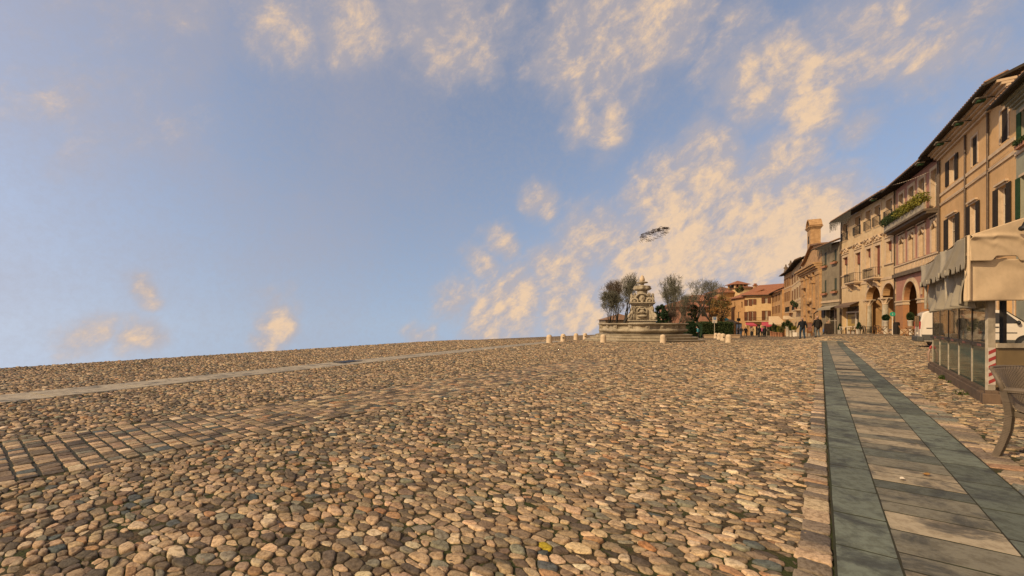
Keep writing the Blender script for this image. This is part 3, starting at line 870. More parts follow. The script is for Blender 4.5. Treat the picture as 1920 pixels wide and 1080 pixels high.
# ---------------------------------------------------------------- GREEN SHUTTERED HOUSE at the right edge
Rr = (Or[0] - 9 * .53, Or[1] - 9 * .848)
f = Facade('town_house', 'grey green house with green shutters cut by the right edge of the photo', (Or[0], Or[1]), Rr)
zt2 = f.Z(1912, 200)
zz0, zz1 = FO.Z(1900, 287), FO.Z(1900, 200)
r1 = f.opening(f.U(1916), f.U(1933), zat(1912, 275), zat(1912, 212)); r2 = f.opening(f.U(1914), f.U(1933), zat(1912, 410), zat(1912, 333))
r3 = f.opening(3.9, 4.9, r1['z0'], r1['z1']); r4 = f.opening(3.9, 4.9, r2['z0'], r2['z1'])
r5 = f.opening(1.0, 3.4, 0, 3.4, r=.5)
f.wall(zt2, M['plaster_sage'], 9)
for o in (r1, r2, r3, r4): f.window(o, mats=(M['frame_white'], M['glass_dark'])); f.shutters(o, M['shutter_green'], ang=.06, w=.42); f.surround(o, .14, .04)
f.window(r5, mats=(M['frame_brown'], M['glass_dark']), name='shop_window')
f.band(zat(1912, 289), zat(1912, 281), .08)
f.cove(zt2, zt2 + .5, .6, M['plaster_sage'], 4)
f.eaves(zt2 + .62, 1.0, 2.2, 4.6, M['tile_brown'], left=.12)
FR = f
# flower box leaves under the upper green window
def leaf_cloud(name, mat, cen, size, parent=None, seed=1, elong=1.5, up=.0):
    r = np.random.default_rng(seed); n = len(cen)
    a = r.normal(size=(n, 3)); a /= np.linalg.norm(a, axis=1, keepdims=True)
    b_ = r.normal(size=(n, 3)); b_ -= a * (a * b_).sum(1, keepdims=True); b_ /= np.linalg.norm(b_, axis=1, keepdims=True)
    s = size * r.uniform(.6, 1.35, (n, 1))
    if up: a[:, 2] += up; a /= np.linalg.norm(a, axis=1, keepdims=True)
    V = np.stack([cen - a * s * elong, cen + b_ * s * .6, cen + a * s * elong, cen - b_ * s * .6], 1).reshape(-1, 3)
    L = np.arange(n * 4)
    return fast_mesh(name, V, L, 4, mat, smooth=False, parent=parent)
def blob_pts(c, rad, n, seed, shell=.5):
    r = np.random.default_rng(seed); d = r.normal(size=(n, 3)); d /= np.linalg.norm(d, axis=1, keepdims=True)
    q = r.uniform(shell, 1, (n, 1)) ** .6
    return np.array(c) + d * q * np.array(rad)
x = (r1['x0'] + r1['x1']) / 2
fb = thing('flower_box', 'flower box with green leaves under the top green shuttered window', 'flower box', f.world(x, -.16, r1['z0'] - .22), f.root.rotation_euler.z)
MB().box(-.5, .5, -.12, .12, -.02, .2).build('box', M['terracotta'], fb)
leaf_cloud('leaves', M['leaf_green'], np.concatenate([blob_pts((-.4 + .2 * i, -.05, .3), (.25, .22, .2), 60, i) for i in range(5)]), .06, fb)

# ---------------------------------------------------------------- PINK PALAZZO
f = Facade('palazzo', 'dark pink palazzo with gothic windows, a planted balcony and one tall arch', Pl, Ol); FP = f
zt = f.Z(1755, 297); zc = f.Z(1761, 386)
zf0, zf1 = f.Z(1683, 517), f.Z(1683, 498.5)
ztw0, ztw1 = zf1 + .12, f.Z(1692, 445.5)
up = [f.opening(f.U(a) + .22, f.U(b) - .22, zc + .1, f.Z(1752, 318), rise=.35, m=2) for a, b in ((1685.5, 1696), (1703, 1716), (1722, 1736), (1745, 1760))]
lo = [f.opening(f.U(a) + .3, f.U(b) - .3, ztw0, ztw1, rise=.55, r=.2, m=2) for a, b in ((1685.5, 1697.5), (1703, 1716), (1722, 1736), (1745.5, 1760.5))]
ar0, ar1 = f.U(1694.5), f.U(1721.5)
arch = f.opening(ar0, ar1, -.25, f.Z(1708, 527), rise=(ar1 - ar0) / 2, r=.42, m=1)
ar2 = f.opening(ar1 + .95, f.W - .6, -.25, arch['z1'], rise=(f.W - .6 - ar1 - .95) / 2, r=.42, m=1)
f.wall(zt, M['plaster_pink'], 9, rmat=[M['brick_pillar'], M['trim']])
for o in up:
    f.window(o, mats=(M['frame_white'], M['glass_dark']))
    f.surround(o, .30, .06)
for o in lo:
    f.window(o, 'blank', mats=(M['blind'], M['blind']), name='window_blind')
    b = MB(); w = .34
    x0, x1, z0, z1 = o['x0'], o['x1'], o['z0'], o['z1']
    b.box(x0 - w, x0 - .005, -.06, .03, z0, z1); b.box(x1 + .005, x1 + w, -.06, .03, z0, z1); b.box(x0 - w, x1 + w, -.06, .03, z1 + .004, z1 + .32)
    for k in range(4): xx = x0 - w + (x1 - x0 + 2 * w) * (k + .5) / 4; b.box(xx - .1, xx + .1, -.14, -.062, z1 + .30, z1 + .42, 1)
    b.box(x0 - w - .05, x1 + w + .05, -.16, .03, z1 + .43, z1 + .52)
    # pointed hood
    cx = (x0 + x1) / 2
    for sg in (-1, 1): b.beam((cx + sg * (x1 - x0) * .52, -.09, z1 - .55), (cx, -.09, z1 + .1), .10, .12, 0)
    b.build('window_surround', [M['trim'], M['trim_dark']], f.root)
# frieze, dark cornices, planted balcony
b = MB().box(.01, f.W - .01, -.10, .05, zf0 + .15, zf1); n = 30
for i in range(n): x = f.W * (i + .5) / n; b.box(x - .06, x + .06, -.15, -.103, zf0 + .28, zf1 - .22)
b.box(.01, f.W - .01, -.2, -.103, zf1 - .14, zf1)
b.build('frieze', M['trim'], f.root)
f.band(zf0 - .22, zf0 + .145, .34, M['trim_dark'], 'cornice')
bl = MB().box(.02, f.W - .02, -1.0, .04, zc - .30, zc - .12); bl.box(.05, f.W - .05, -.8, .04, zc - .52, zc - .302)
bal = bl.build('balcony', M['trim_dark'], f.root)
MB().box(.02, f.W - .02, -1.0, -.86, zc - .118, zc + .42).build('parapet', M['marble'], bal)
f.eaves(zt + .22, 1.05, 2.2, 4.6, M['tile_brown'], brackets=22, left=.0, right=.0)
f.pipe(f.W - .1, -.2, zt, .06)
# arch mouldings and pillars
def arch_ring(fa, o, w, p, mat, name='arch_moulding', steps=2, x_end=None):
    b = MB(); x0, x1 = o['x0'], o['x1']; cx = (x0 + x1) / 2; a = (x1 - x0) / 2; zs = o['z1'] - o['rise']; n = 20
    for q in range(steps):
        i0, i1 = w * q / steps + .004, w * (q + 1) / steps; pp = p * (1 - .4 * q)
        prev = None
        for k in range(n + 1):
            t = PI - PI * k / n; c, s_ = math.cos(t), math.sin(t)
            cur = [(cx + (a + i0) * c, -pp, zs + (o['rise'] + i0) * s_), (cx + (a + i1) * c, -pp, zs + (o['rise'] + i1) * s_),
                   (cx + (a + i1) * c, .02, zs + (o['rise'] + i1) * s_), (cx + (a + i0) * c, .02, zs + (o['rise'] + i0) * s_)]
            if prev:
                for e in range(4): b.quad(prev[e], prev[(e + 1) % 4], cur[(e + 1) % 4], cur[e])
            else: b.poly(cur)
            prev = cur
        b.poly(prev)
    return b.build(name, mat, fa.root)
arch_ring(f, arch, .42, .10, M['trim'], steps=3); arch_ring(f, ar2, .42, .10, M['trim'], steps=3)
zs = arch['z1'] - arch['rise']
def pilaster(fa, x0, x1, z0, z1, d, mat, capm, name='pillar', depth=.40):
    pb = MB().box(x0, x1, -d, depth + .02, z0, z1 - .42).build(name, mat, fa.root)
    MB().box(x0 - .05, x1 + .05, -d - .05, depth + .05, z1 - .418, z1 - .3).box(x0 - .02, x1 + .02, -d - .02, depth + .02, z1 - .3, z1 - .1).box(x0 - .1, x1 + .1, -d - .1, depth + .06, z1 - .1, z1 + .02).build('capital', capm, pb)
    MB().box(x0 - .08, x1 + .08, -d - .08, depth + .05, z0, z0 + .55).build('plinth', M['trim'], pb)
pilaster(f, .12, ar0 - .004, -.3, zs, .06, M['brick_pillar'], M['trim']); pilaster(f, ar1 + .004, ar1 + .946, -.3, zs, .06, M['brick_pillar'], M['trim'])
def porch(fa, x0, x1, y0, y1, z1, mat, z0=-.25):
    b = MB(); b.quad((x0, y1, z0), (x1, y1, z0), (x1, y1, z1), (x0, y1, z1)); b.quad((x0, y0, z0), (x0, y1, z0), (x0, y1, z1), (x0, y0, z1)); b.quad((x1, y0, z0), (x1, y1, z0), (x1, y1, z1), (x1, y0, z1))
    b.quad((x0, y0, z1), (x1, y0, z1), (x1, y1, z1), (x0, y1, z1)); b.quad((x0, y0, z0 + .08), (x1, y0, z0 + .08), (x1, y1, z0 + .08), (x0, y1, z0 + .08))
    o = b.build('porch', mat, fa.root); return o
po = porch(f, .1, f.W - .1, .42, 5.0, arch['z1'] + .3, M['plaster_ochre'])
MB().box(ar0 + .2, ar0 + 1.4, 4.9, 4.98, 0, 3.1).box(ar0 + 2.2, ar0 + 3.2, 4.9, 4.98, 0, 3.0).build('door', M['wood_dark'], f.root)
MB().beam((.2, .5, zs + .02), (f.W - .4, .5, zs + .02), .05, .05).build('tie_rod', M['iron'], f.root)
# balcony hedge
pts = []
for i in range(26):
    x = .15 + (f.W - .3) * i / 25
    hgt = .75 + .35 * math.sin(i * 1.7) * math.sin(i * .6 + 1)
    pts.append(blob_pts((x, -.98 + .1 * math.sin(i * 2.1), zc + .62 + hgt * .25), (.36, .40, .25 + hgt * .35), 150, 100 + i))
pts = np.concatenate(pts)
hd = thing('balcony_hedge', 'green and yellow shrubs spilling over the balcony of the dark pink palazzo', 'plant', f.root.location, f.root.rotation_euler.z)
sel = pts[:, 0] < f.W * .45
sel = pts[:, 0] + np.random.default_rng(5).normal(0, .5, len(pts)) < f.W * .42
leaf_cloud('green_foliage', M['leaf_green'], pts[sel], .075, hd); leaf_cloud('yellow_foliage', M['leaf_yellow'], pts[~sel], .075, hd, 2)

# ---------------------------------------------------------------- CREAM PALAZZO with the two arches
f = Facade('palazzo', 'tall cream palazzo with two arches on columns and two small iron balconies', Cl, Pl); FC = f
zt = f.Z(1640, 379); zs1 = f.Z(1678.5, 429.6); zb = f.Z(1678, 518.7)
uw = [(1580.5, 1590.5), (1603.7, 1614.5), (1624.2, 1634), (1640.7, 1651.8), (1662, 1674)]
zU0, zU1 = f.Z(1668, 413), f.Z(1668, 373.5); zM0, zM1 = f.Z(1668, 493), f.Z(1668, 452)
zD = f.Z(1643, 521) + .12
up = [f.opening(f.U(a), f.U(b) - .1, zU0, zU1, r=.4, m=2) for a, b in uw]
md = [f.opening(f.U(a), f.U(b) - .1, zD if i in (1, 3) else zM0, zM1, r=.4, m=2) for i, (a, b) in enumerate(uw)]
c1a, c1b, c2a, c2b = f.U(1621), f.U(1628), f.U(1649), f.U(1657.5)
zap = f.Z(1665, 531)
zsp = f.Z(1652, 558.5)
A1 = f.opening(f.U(1624.5), f.U(1651.5), zsp, zap, r=.6, sides='t', m=1); A2 = f.opening(f.U(1655.5), f.W - .25, zsp, zap, r=.6, sides='t', m=1)
f.opening(A1['x0'], A2['x1'], -.3, zsp, r=.6, sides='lr', m=1)
for A in (A1, A2): A['rise'] = min((A['x1'] - A['x0']) / 2, zap - zsp)
shop = f.opening(f.U(1579.5), f.U(1610.5), -.25, f.Z(1595, 574), r=.6)
f.wall(zt, M['plaster_cream'], 9, rmat=[M['plaster_ochre'], M['trim']])
for o in up:
    w = f.window(o, mats=(M['frame_white'], M['glass_dark'])); f.surround(o, .22, .05)
    railing(f, o['x0'] - .15, o['x1'] + .15, zU0, zU0 + 1.05, -.22, w, bow=.06)
for i, o in enumerate(md):
    w = f.window(o, mats=(M['frame_white'], M['glass_pale' if i != 3 else 'blind_red'])); f.surround(o, .26, .05)
    bh = (o['z1'] - o['z0']) * (.9 if i == 3 else .38)
    MB().box(o['x0'] + .01, o['x1'] - .01, .22, .30, o['z1'] - bh, o['z1'] - .01).build('blind', M['blind_red'], w)
    # carved hood
    b = MB(); x0, x1 = o['x0'] - .32, o['x1'] + .32; z = o['z1'] + .42; cx = (x0 + x1) / 2
    b.box(x0, x1, -.10, .02, z, z + .1)
    n = 10
    P_ = [(x0 + (x1 - x0) * k / n, z + .42 + .30 * math.sin(PI * k / n) ** .7 - .12 * math.cos(2 * PI * k / n * 2)) for k in range(n + 1)]
    for k in range(n): b.beam((P_[k][0], -.12, P_[k][1]), (P_[k + 1][0], -.12, P_[k + 1][1]), .26, .10)
    b.ball((cx, -.08, z + .48), (.22, .14, .24), 8, 6); b.ball((cx - .42, -.06, z + .3), (.16, .1, .14), 8, 6); b.ball((cx + .42, -.06, z + .3), (.16, .1, .14), 8, 6)
    for sg in (-1, 1): b.beam((cx + sg * .6, -.14, z + .5), (cx + sg * .3, -.14, z + .76), .1, .14, 0)
    b.build('window_hood', M['trim'], f.root)
    if i not in (1, 3): MB().box(o['x0'] - .35, o['x1'] + .35, -.14, .3, o['z0'] - .14, o['z0'] - .003).build('sill', M['trim'], w)
for (a, c) in ((1596, 1616), (1632.5, 1654)):
    x0, x1 = f.U(a), f.U(c); z = zD - .13
    b = MB().box(x0, x1, -.85, .03, z - .14, z).box(x0 + .1, x1 - .1, -.7, .03, z - .26, z - .142)
    for x in (x0 + .35, x1 - .5):
        b.prism([(0, 0), (.3, 0), (.3, .1), (0, .1)], 0, .01) if False else b.beam((x, -.55, z - .34), (x, .02, z - .95), .26, .22)
        b.ball((x, -.42, z - .45), (.16, .22, .18), 8, 6); b.ball((x, -.12, z - .85), (.14, .16, .16), 8, 6)
    bo = b.build('balcony', M['trim'], f.root)
    railing(f, x0 + .05, x1 - .05, z, z + 1.1, -.78, bo, bow=.08)
f.band(zb - .14, zb + .14, .07); f.band(zs1 - .08, zs1 + .10, .09, M['trim_brown'])
f.eaves(zt + .25, 1.15, 2.3, 4.8, M['tile_brown'], brackets=40, left=.35, right=0)
f.pipe(.12, -.2, zt, .06); f.pipe(f.W - .12, -.2, zt, .06)
arch_ring(f, A1, .32, .06, M['trim'], steps=2)
arch_ring(f, A2, .22, .06, M['trim'], steps=1)
def column(fa, xc, z1, r, mat, z0=-.3, yc=.3):
    b = MB().lathe([(r * 1.0, z0 + .55), (r * 1.02, z0 + 1.4), (r * .86, z1 - .75)], 16, (xc, yc, 0)); co_ = b.build('column', mat, fa.root, True)
    b = MB().lathe([(r * .9, z1 - .76), (r * 1.0, z1 - .70), (r * .92, z1 - .64), (r * 1.15, z1 - .4), (r * 1.55, z1 - .16)], 16, (xc, yc, 0), mod=lambda t, z: 1 + .10 * math.cos(8 * t) * (1 if z > z1 - .62 else 0))
    for k in range(4):
        t = PI / 4 + k * PI / 2; b.ball((xc + r * 1.5 * math.cos(t), yc + r * 1.5 * math.sin(t), z1 - .2), r * .3, 8, 6)
    b.box(xc - r * 1.6, xc + r * 1.6, yc - r * 1.6, yc + r * 1.6, z1 - .15, z1 + .01); b.build('capital', M['trim'], co_)
    MB().box(xc - r * 1.4, xc + r * 1.4, yc - r * 1.4, yc + r * 1.4, z0, z0 + .28).lathe([(r * 1.35, z0 + .28), (r * 1.4, z0 + .36), (r * 1.12, z0 + .44), (r * 1.2, z0 + .5), (r * 1.0, z0 + .56)], 16, (xc, yc, 0)).build('base', M['trim'], co_)
column(f, (A1['x1'] + A2['x0']) / 2, zsp, .30, M['marble']); column(f, A1['x0'] - .16, zsp, .30, M['marble'])
porch(f, A1['x0'] - .6, f.W - .1, .6, 4.6, zap + .35, M['plaster_ochre'])
for A in (A1, A2): MB().beam((A['x0'], .4, zsp - .1), (A['x1'], .4, zsp - .1), .05, .05).build('tie_rod', M['iron'], f.root)
# shop front
x0, x1, z1 = shop['x0'], shop['x1'], shop['z1']
b = MB(); b.quad((x0, .57, -.25), (x1, .57, -.25), (x1, .57, z1), (x0, .57, z1), 1)
xa, xb, xc = f.U(1597), f.U(1604), f.U(1607.5)
zh = f.Z(1595, 586.5)
for (p, q) in ((x0, x0 + .14), (xa - .2, xa + .1), (xb - .05, xb + .12), (x1 - .14, x1)): b.box(p, q, .42, .56, -.2, zh)
b.box(x0, x1, .40, .565, zh + .003, zh + .2); b.box(x0 + .14, xa - .2, .44, .56, -.2, .35)
b.quad((x0 + .3, .5, .5), (xa - .4, .5, .5), (xa - .4, .5, zh - .2), (x0 + .3, .5, zh - .2), 2)
b.quad((x0 + (xa - x0) * .5, .48, 1.4), (xa - .5, .48, 1.4), (xa - .5, .48, 2.3), (x0 + (xa - x0) * .5, .48, 2.3), 3)
b.build('shop_front', [M['frame_white'], M['glass_dark'], plain_mat('poster_yellow', (.42, .27, .07), .5), M['vinyl']], f.root)
aw = f.Z(1595, 567)
b = MB(); b.quad((f.U(1582), -.02, aw), (f.U(1611.5), -.02, aw), (f.U(1611.5), -1.0, aw - .45), (f.U(1582), -1.0, aw - .45))
b.quad((f.U(1582), -1.0, aw - .45), (f.U(1611.5), -1.0, aw - .45), (f.U(1611.5), -1.0, aw - .68), (f.U(1582), -1.0, aw - .68))
b.build('awning', plain_mat('awning_brown', (.16, .10, .065), .9), f.root, mods=[('SOLIDIFY', dict(thickness=.02))])

# ---------------------------------------------------------------- GREY HOUSE
f = Facade('town_house', 'narrow grey green plaster house between the cream palazzo and the church', Gl, (Cl[0] - .02, Cl[1])); FG = f
zt = f.Z(1560, 459)
w4 = [f.opening(f.U(a), f.U(c), f.Z((a + c) / 2, d), f.Z((a + c) / 2, e)) for a, c, d, e in ((1546, 1549.8, 497, 473.5), (1564.4, 1568.6, 489, 467.5), (1546, 1549.6, 548, 525.5), (1564.3, 1569, 544, 521.5))]
dr = f.opening(f.U(1549), f.U(1569), -.6, f.Z(1560, 580), r=.5)
f.wall(zt, M['plaster_grey'], 8)
for i, o in enumerate(w4):
    w = f.window(o, mats=(M['shutter_dark'], M['glass_dark'])); f.closed_shutters(o, plain_mat('shutter_olive', (.05, .055, .03), .6))
    xc = (o['x0'] + o['x1']) / 2; q = f.world(xc, -.24, o['z0'] - .42)
    fb = thing('flower_box', 'terracotta flower box under the %s window of the narrow grey green house' % ('upper left', 'upper right', 'lower left', 'lower right')[i], 'flower box', q, f.root.rotation_euler.z, 'flower boxes on the grey green house')
    MB().prism([(-.8, .28), (-.62, 0), (.62, 0), (.8, .28)], -.15, .15).build('box', M['terracotta'], fb)
    leaf_cloud('leaves', M['leaf_olive'], blob_pts((0, 0, .36), (.65, .14, .12), 70, i), .06, fb)
f.band(f.Z(1555, 567.5), f.Z(1555, 563.5), .12)
f.window(dr, mats=(M['frame_white'], M['glass_dark']), name='shop_window')
b = MB(); z = f.Z(1558, 573.5); x0, x1 = f.U(1546), f.U(1571)
b.quad((x0, -.02, z), (x1, -.02, z), (x1, -.9, z - .35), (x0, -.9, z - .35)); b.quad((x0, -.9, z - .35), (x1, -.9, z - .35), (x1, -.9, z - .6), (x0, -.9, z - .6))
b.build('awning', M['canvas_grey'], f.root, mods=[('SOLIDIFY', dict(thickness=.02))])
MB().box(f.U(1541.5), f.U(1547), -.12, .02, f.Z(1545, 595), f.Z(1545, 574)).build('shop_sign', M['black'], f.root)
f.eaves(zt + .2, 1.0, 2.0, 4.2, M['tile_brown'], brackets=14, left=.9, right=0)
f.pipe(f.W - .15, .2, zt, .06)

# ---------------------------------------------------------------- CHURCH
f = Facade('church', 'unfinished brick church front with a bell gable tower beside the grey green house', Hl, (Gl[0] - .02, Gl[1])); FH = f
zc = f.Z(1522, 503)
niche = f.opening(f.W * .40, f.W * .60, 6.4, 9.6, rise=.9, r=.5); door = f.opening(f.W * .38, f.W * .62, -.6, 3.4, r=.5)
f.wall(zc, M['brick'], 10)
f.window(niche, 'blank', mats=(M['brick'], M['brick']), name='niche'); f.window(door, 'blank', mats=(M['wood_dark'], M['wood_dark']), name='door')
for (x, w) in ((.0, .9), (1.3, .8), (f.W * .31, .7), (f.W * .64, .7), (f.W - 2.2, .8), (f.W - .95, .9)):
    pb = MB().box(x + .01, x + w, -.32, .03, -.6, zc - 1.6).build('pilaster', M['brick'], f.root)
    MB().box(x - .1, x + w + .1, -.45, .02, zc - 1.598, zc - 1.0).build('capital', M['brick'], pb)
b = MB()
for i in range(4): b.box(-.15 - .1 * i, f.W + .05 + .06 * i, -.5 - .24 * i, .02 - .004 * i, zc - .98 + .3 * i, zc - .70 + .3 * i)
for i in range(16):
    x = f.W * (i + .5) / 16; b.box(x - .16, x + .16, -1.05, -.76, zc - .42, zc - .12)
b.build('cornice', M['brick'], f.root)
# attic above the cornice, sloping shoulders
b = MB(); b.prism([(.2, zc + .25), (f.W - .1, zc + .25), (f.W - .1, zc + 2.9), (f.W * .62, zc + 3.5), (f.W * .45, zc + 2.9), (f.W * .2, zc + 1.7), (.2, zc + 1.2)], .0, .9)
b.build('attic', M['brick'], f.root)
b = MB()
for (xa, za, xb, zb_) in ((.1, 1.2, f.W * .22, 1.8), (f.W * .2, 1.7, f.W * .46, 3.0), (f.W * .44, 2.95, f.W * .64, 3.6), (f.W * .6, 3.55, f.W + .1, 2.9)):
    b.beam((xa, .3, zc + za + .08), (xb, .3, zc + zb_ + .08), 1.5, .22)
b.build('coping', M['tile_brown'], f.root)
rr = random.Random(3)
for i in range(16):
    x = rr.uniform(1.2, f.W - 1.2); z = rr.uniform(3.5, zc - 2.2); s_ = rr.uniform(.3, .6)
    MB().box(x - s_, x + s_, -rr.uniform(.2, .6), .02, z, z + rr.uniform(.25, .5)).build('corbel', M['brick'], f.root)
for z in (6.0, 10.2): MB().ball((f.W * .5, -.1, z), (.8, .4, .5), 8, 6).build('carved_boss', M['brick'], f.root, True)
# bell gable
T = spot(1526, 73.5, 0); ztop = at(1525, 411, T.y).z; s_ = T.y / F
tw = thing('bell_gable', 'slim brick bell gable with a curved broken pediment rising behind the church', 'bell tower', (T.x, T.y, 6.0), FH.root.rotation_euler.z)
W2 = 1.2
b = MB().box(-W2, W2, -.75, .75, 0, ztop - 6 - 1.9); b.build('shaft', M['brick'], tw)
b = MB()
hh = ztop - 6
for i in range(3): b.box(-W2 - .1 - .14 * i, W2 + .1 + .14 * i, -.85 - .10 * i, .85 + .10 * i, hh - 1.9 + .17 * i, hh - 1.75 + .17 * i)
n = 12; P_ = [(-1.45 + 2.9 * k / n, hh - 1.35 + 1.25 * math.sin(PI * k / n) ** .8) for k in range(n + 1)]
b.prism([(-1.25, hh - 1.36)] + [(x * .82, z - .22) for x, z in P_] + [(1.25, hh - 1.36)], -.68, .68)
for k in range(n):
    b.beam((P_[k][0], 0, P_[k][1]), (P_[k + 1][0], 0, P_[k + 1][1]), 1.9, .2)
b.build('pediment', M['brick'], tw)
b = MB()
for sg in (-1, 1): b.ball((0, sg * .70, hh - .85), (.34, .1, .34), 10, 8); b.box(-.32, .32, sg * .77 - .03, sg * .77 + .03, hh - 4.3, hh - 3.0)
b.build('opening', M['dark_void'], tw)  # solid near-black pieces in place of shaded hollows

# ---------------------------------------------------------------- SMALLER HOUSES DOWN THE STREET
def simple_house(f, top, wallm, wins, shut=None, roofm=None, over=.8, glass='glass_dark', brackets=0, rise=2.0, run=4.0, depth=8, left=.2, right=.2, sw=.4, trim=True):
    ops = [f.opening(*w) for w in wins]
    f.wall(top, wallm, depth)
    for i, o in enumerate(ops):
        f.window(o, mats=(M['frame_white'], M[glass]))
        if shut and o['z0'] > 2.5: f.shutters(o, shut, w=sw)
        if trim: f.surround(o, .12, .04)
    f.eaves(top + .2, over, rise, run, roofm or M['tile_red'], brackets=brackets, left=left, right=right)

H1l = kp((1484 - 960) / F * 79.6, 79.6); H1r = (Hl[0] - .05, Hl[1] + .05)
f = Facade('town_house', 'pale narrow house with a small plant hung balcony left of the brick church', H1l, H1r)
tp = f.Z(1495, 497); W = f.W
simple_house(f, tp, M['plaster_cream'], [(W * (.12 + .24 * i), W * (.12 + .24 * i) + 1.0, z, z + h) for i in range(4) for z, h in ((tp - 3.1, 2.0), (tp - 6.6, 2.2), (.2, 2.6))], M['shutter_brown'], M['tile_brown'], 1.1, brackets=12)
f.band(tp - 3.5, tp - 3.3); f.band(tp - 7.1, tp - 6.9)
x0, x1 = f.U(1494), f.U(1503); z = f.Z(1499, 581)
bo = MB().box(x0, x1, -.9, .02, z - .18, z).build('balcony', M['trim'], f.root); railing(f, x0, x1, z, z + 1.1, -.85, bo)
for k, (px, py) in enumerate(((1495, 568), (1502, 572))):
    q = thing('balcony_plant', ('trailing', 'upright')[k] + ' plant on the small iron balcony left of the brick church', 'plant', f.world(f.U(px), -.8, f.Z(px, py) - .5), f.root.rotation_euler.z)
    leaf_cloud('foliage', M['leaf_green'], blob_pts((0, 0, .5), (.7, .4, .55), 160, 40 + k), .11, q); MB().lathe([(.18, -.25), (.25, .1)], 10).build('pot', M['terracotta'], q)
H2l = kp((1470 - 960) / F * 87.6, 87.6)
f = Facade('town_house', 'narrow ochre house with brown shutters and roof urns, second left of the church', H2l, (H1l[0] - .02, H1l[1]))
tp = f.Z(1478, 512); W = f.W
simple_house(f, tp, M['plaster_ochre'], [(W * (.1 + .3 * i), W * (.1 + .3 * i) + 1.0, z, z + h) for i in range(3) for z, h in ((tp - 3.0, 2.0), (tp - 6.4, 2.2), (.2, 2.6))], M['shutter_brown'], M['tile_brown'], .9, brackets=8)
f.band(tp - 3.4, tp - 3.2)
x0, x1 = f.U(1480.5), f.U(1489); z = f.Z(1485, 585)
bo = MB().box(x0, x1, -.9, .02, z - .18, z).build('balcony', M['trim'], f.root); railing(f, x0, x1, z, z + 1.1, -.85, bo)
for px in (1472.5, 1481.5): MB().lathe([(.42, 0), (.42, .7), (.25, .8), (.5, 1.3), (.2, 1.6), (.12, 2.1)], 10, (f.U(px), .1, tp + .4)).build('urn', M['trim_dark'], f.root, True)
H3l = kp((1448 - 960) / F * 101, 101)
f = Facade('town_house', 'low ochre house with brown shutters between the yellow corner house and the urn house', H3l, (H2l[0] - .3, H2l[1] + .2))
tp = f.Z(1458, 546.5); W = f.W
simple_house(f, tp, M['plaster_ochre'], [(W * (.09 + .3 * i), W * (.09 + .3 * i) + 1.3, z, z + h) for i in range(3) for z, h in ((tp - 2.5, 1.8), (tp - 5.6, 2.0), (.0, 2.4))], M['shutter_brown'], M['tile_red'], .8, sw=.7)
H4r = (H3l[0] - .05, H3l[1] + .1); H4l = kp((1397 - 960) / F * 103.5, 103.5)
f = Facade('corner_house', 'yellow two storey corner house with red hipped roof at the end of the square', H4l, H4r); F4 = f
tp = f.Z(1447, 553)
ww = [(f.U(a), f.U(c), f.Z(1420, d), f.Z(1420, e)) for a, c, d, e in ((1401, 1404, 573, 561.5), (1409.5, 1412, 571, 560.5), (1433.5, 1439, 569, 558.5), (1401, 1403.6, 601, 584.5), (1409, 1411.8, 600, 583.5), (1434, 1439, 600, 582.5))]
ops = [f.opening(*w) for w in ww] + [f.opening(f.U(a), f.U(c), -1, f.Z(1420, 608), r=.5) for a, c in ((1400, 1413), (1417, 1426), (1431, 1445))]
f.wall(tp, M['plaster_yellow'], 9)
for i, o in enumerate(ops):
    f.window(o, mats=(M['frame_white'], M['glass_pale' if i < 6 else 'glass_dark']), name='window' if i < 6 else 'shop_window')
    if i < 6: f.shutters(o, M['shutter_brown'], w=.75)
zb = f.Z(1420, 602)
bo = MB().box(f.U(1396.5), f.U(1448) - .2, -1.1, .02, zb - .2, zb).build('balcony', M['trim'], f.root)
railing(f, f.U(1397), f.U(1447), zb, zb + 1.0, -1.05, bo)
# left return wall
S4 = kp((1371 - 960) / F * 112, 112)
f2 = Facade('corner_house', 'orange two storey house with small windows on the left of the yellow corner house', S4, (H4l[0] - .03, H4l[1] + .1))
tp2 = f2.Z(1396, 556)
ops = [f2.opening(f2.U(a), f2.U(c), f2.Z(b_, d), f2.Z(b_, e)) for a, c, b_, d, e in ((1376.5, 1378.4, 1377, 577, 567), (1389.5, 1392.3, 1391, 577, 566))] + [f2.opening(f2.U(1377), f2.U(1391), -1, f2.Z(1385, 606))]
f2.wall(tp2, M['plaster_ochre'], 9)
for o in ops: f2.window(o, mats=(M['frame_brown'], M['shutter_brown'] if o['z0'] > 1 else M['glass_dark']))
b = MB(); z = f2.Z(1385, 556) if False else tp2
b.quad((-.5, -.7, z - .1), (f2.W + .3, -.7, z - .1), (f2.W + .3, 5, z + 2.2), (-.5, 5, z + 2.2)); b.quad((-.5, 10, z - .1), (-.5, -.7, z - .1), (-.5, 5, z + 2.2), (-.5, 5, z + 2.2))
b.build('roof', M['tile_red'], f2.root, mods=[('SOLIDIFY', dict(thickness=.2))])
# hipped roof of the yellow house
W = f.W; z = tp + .1; rz = f.Z(1447, 531) * 1.0
b = MB(); e = .8
r0 = (W * .60, 5.5, rz); r1 = (W + 6.0, 5.5, rz + .4)
b.quad((-e, -e, z), (W + .6, -e, z), r1, r0); b.tri((-e, -e, z), r0, (-e, 12, z)); b.quad((-e, 12, z), r0, r1, (W + 5, 12, z)); b.tri((W + .6, -e, z), (W + 5, 12, z), r1)
ro = b.build('roof', M['tile_red'], f.root); MB().box(-e, W + .55, -e - .02, -e + .2, z - .22, z - .02).build('gutter', M['eave'], ro)

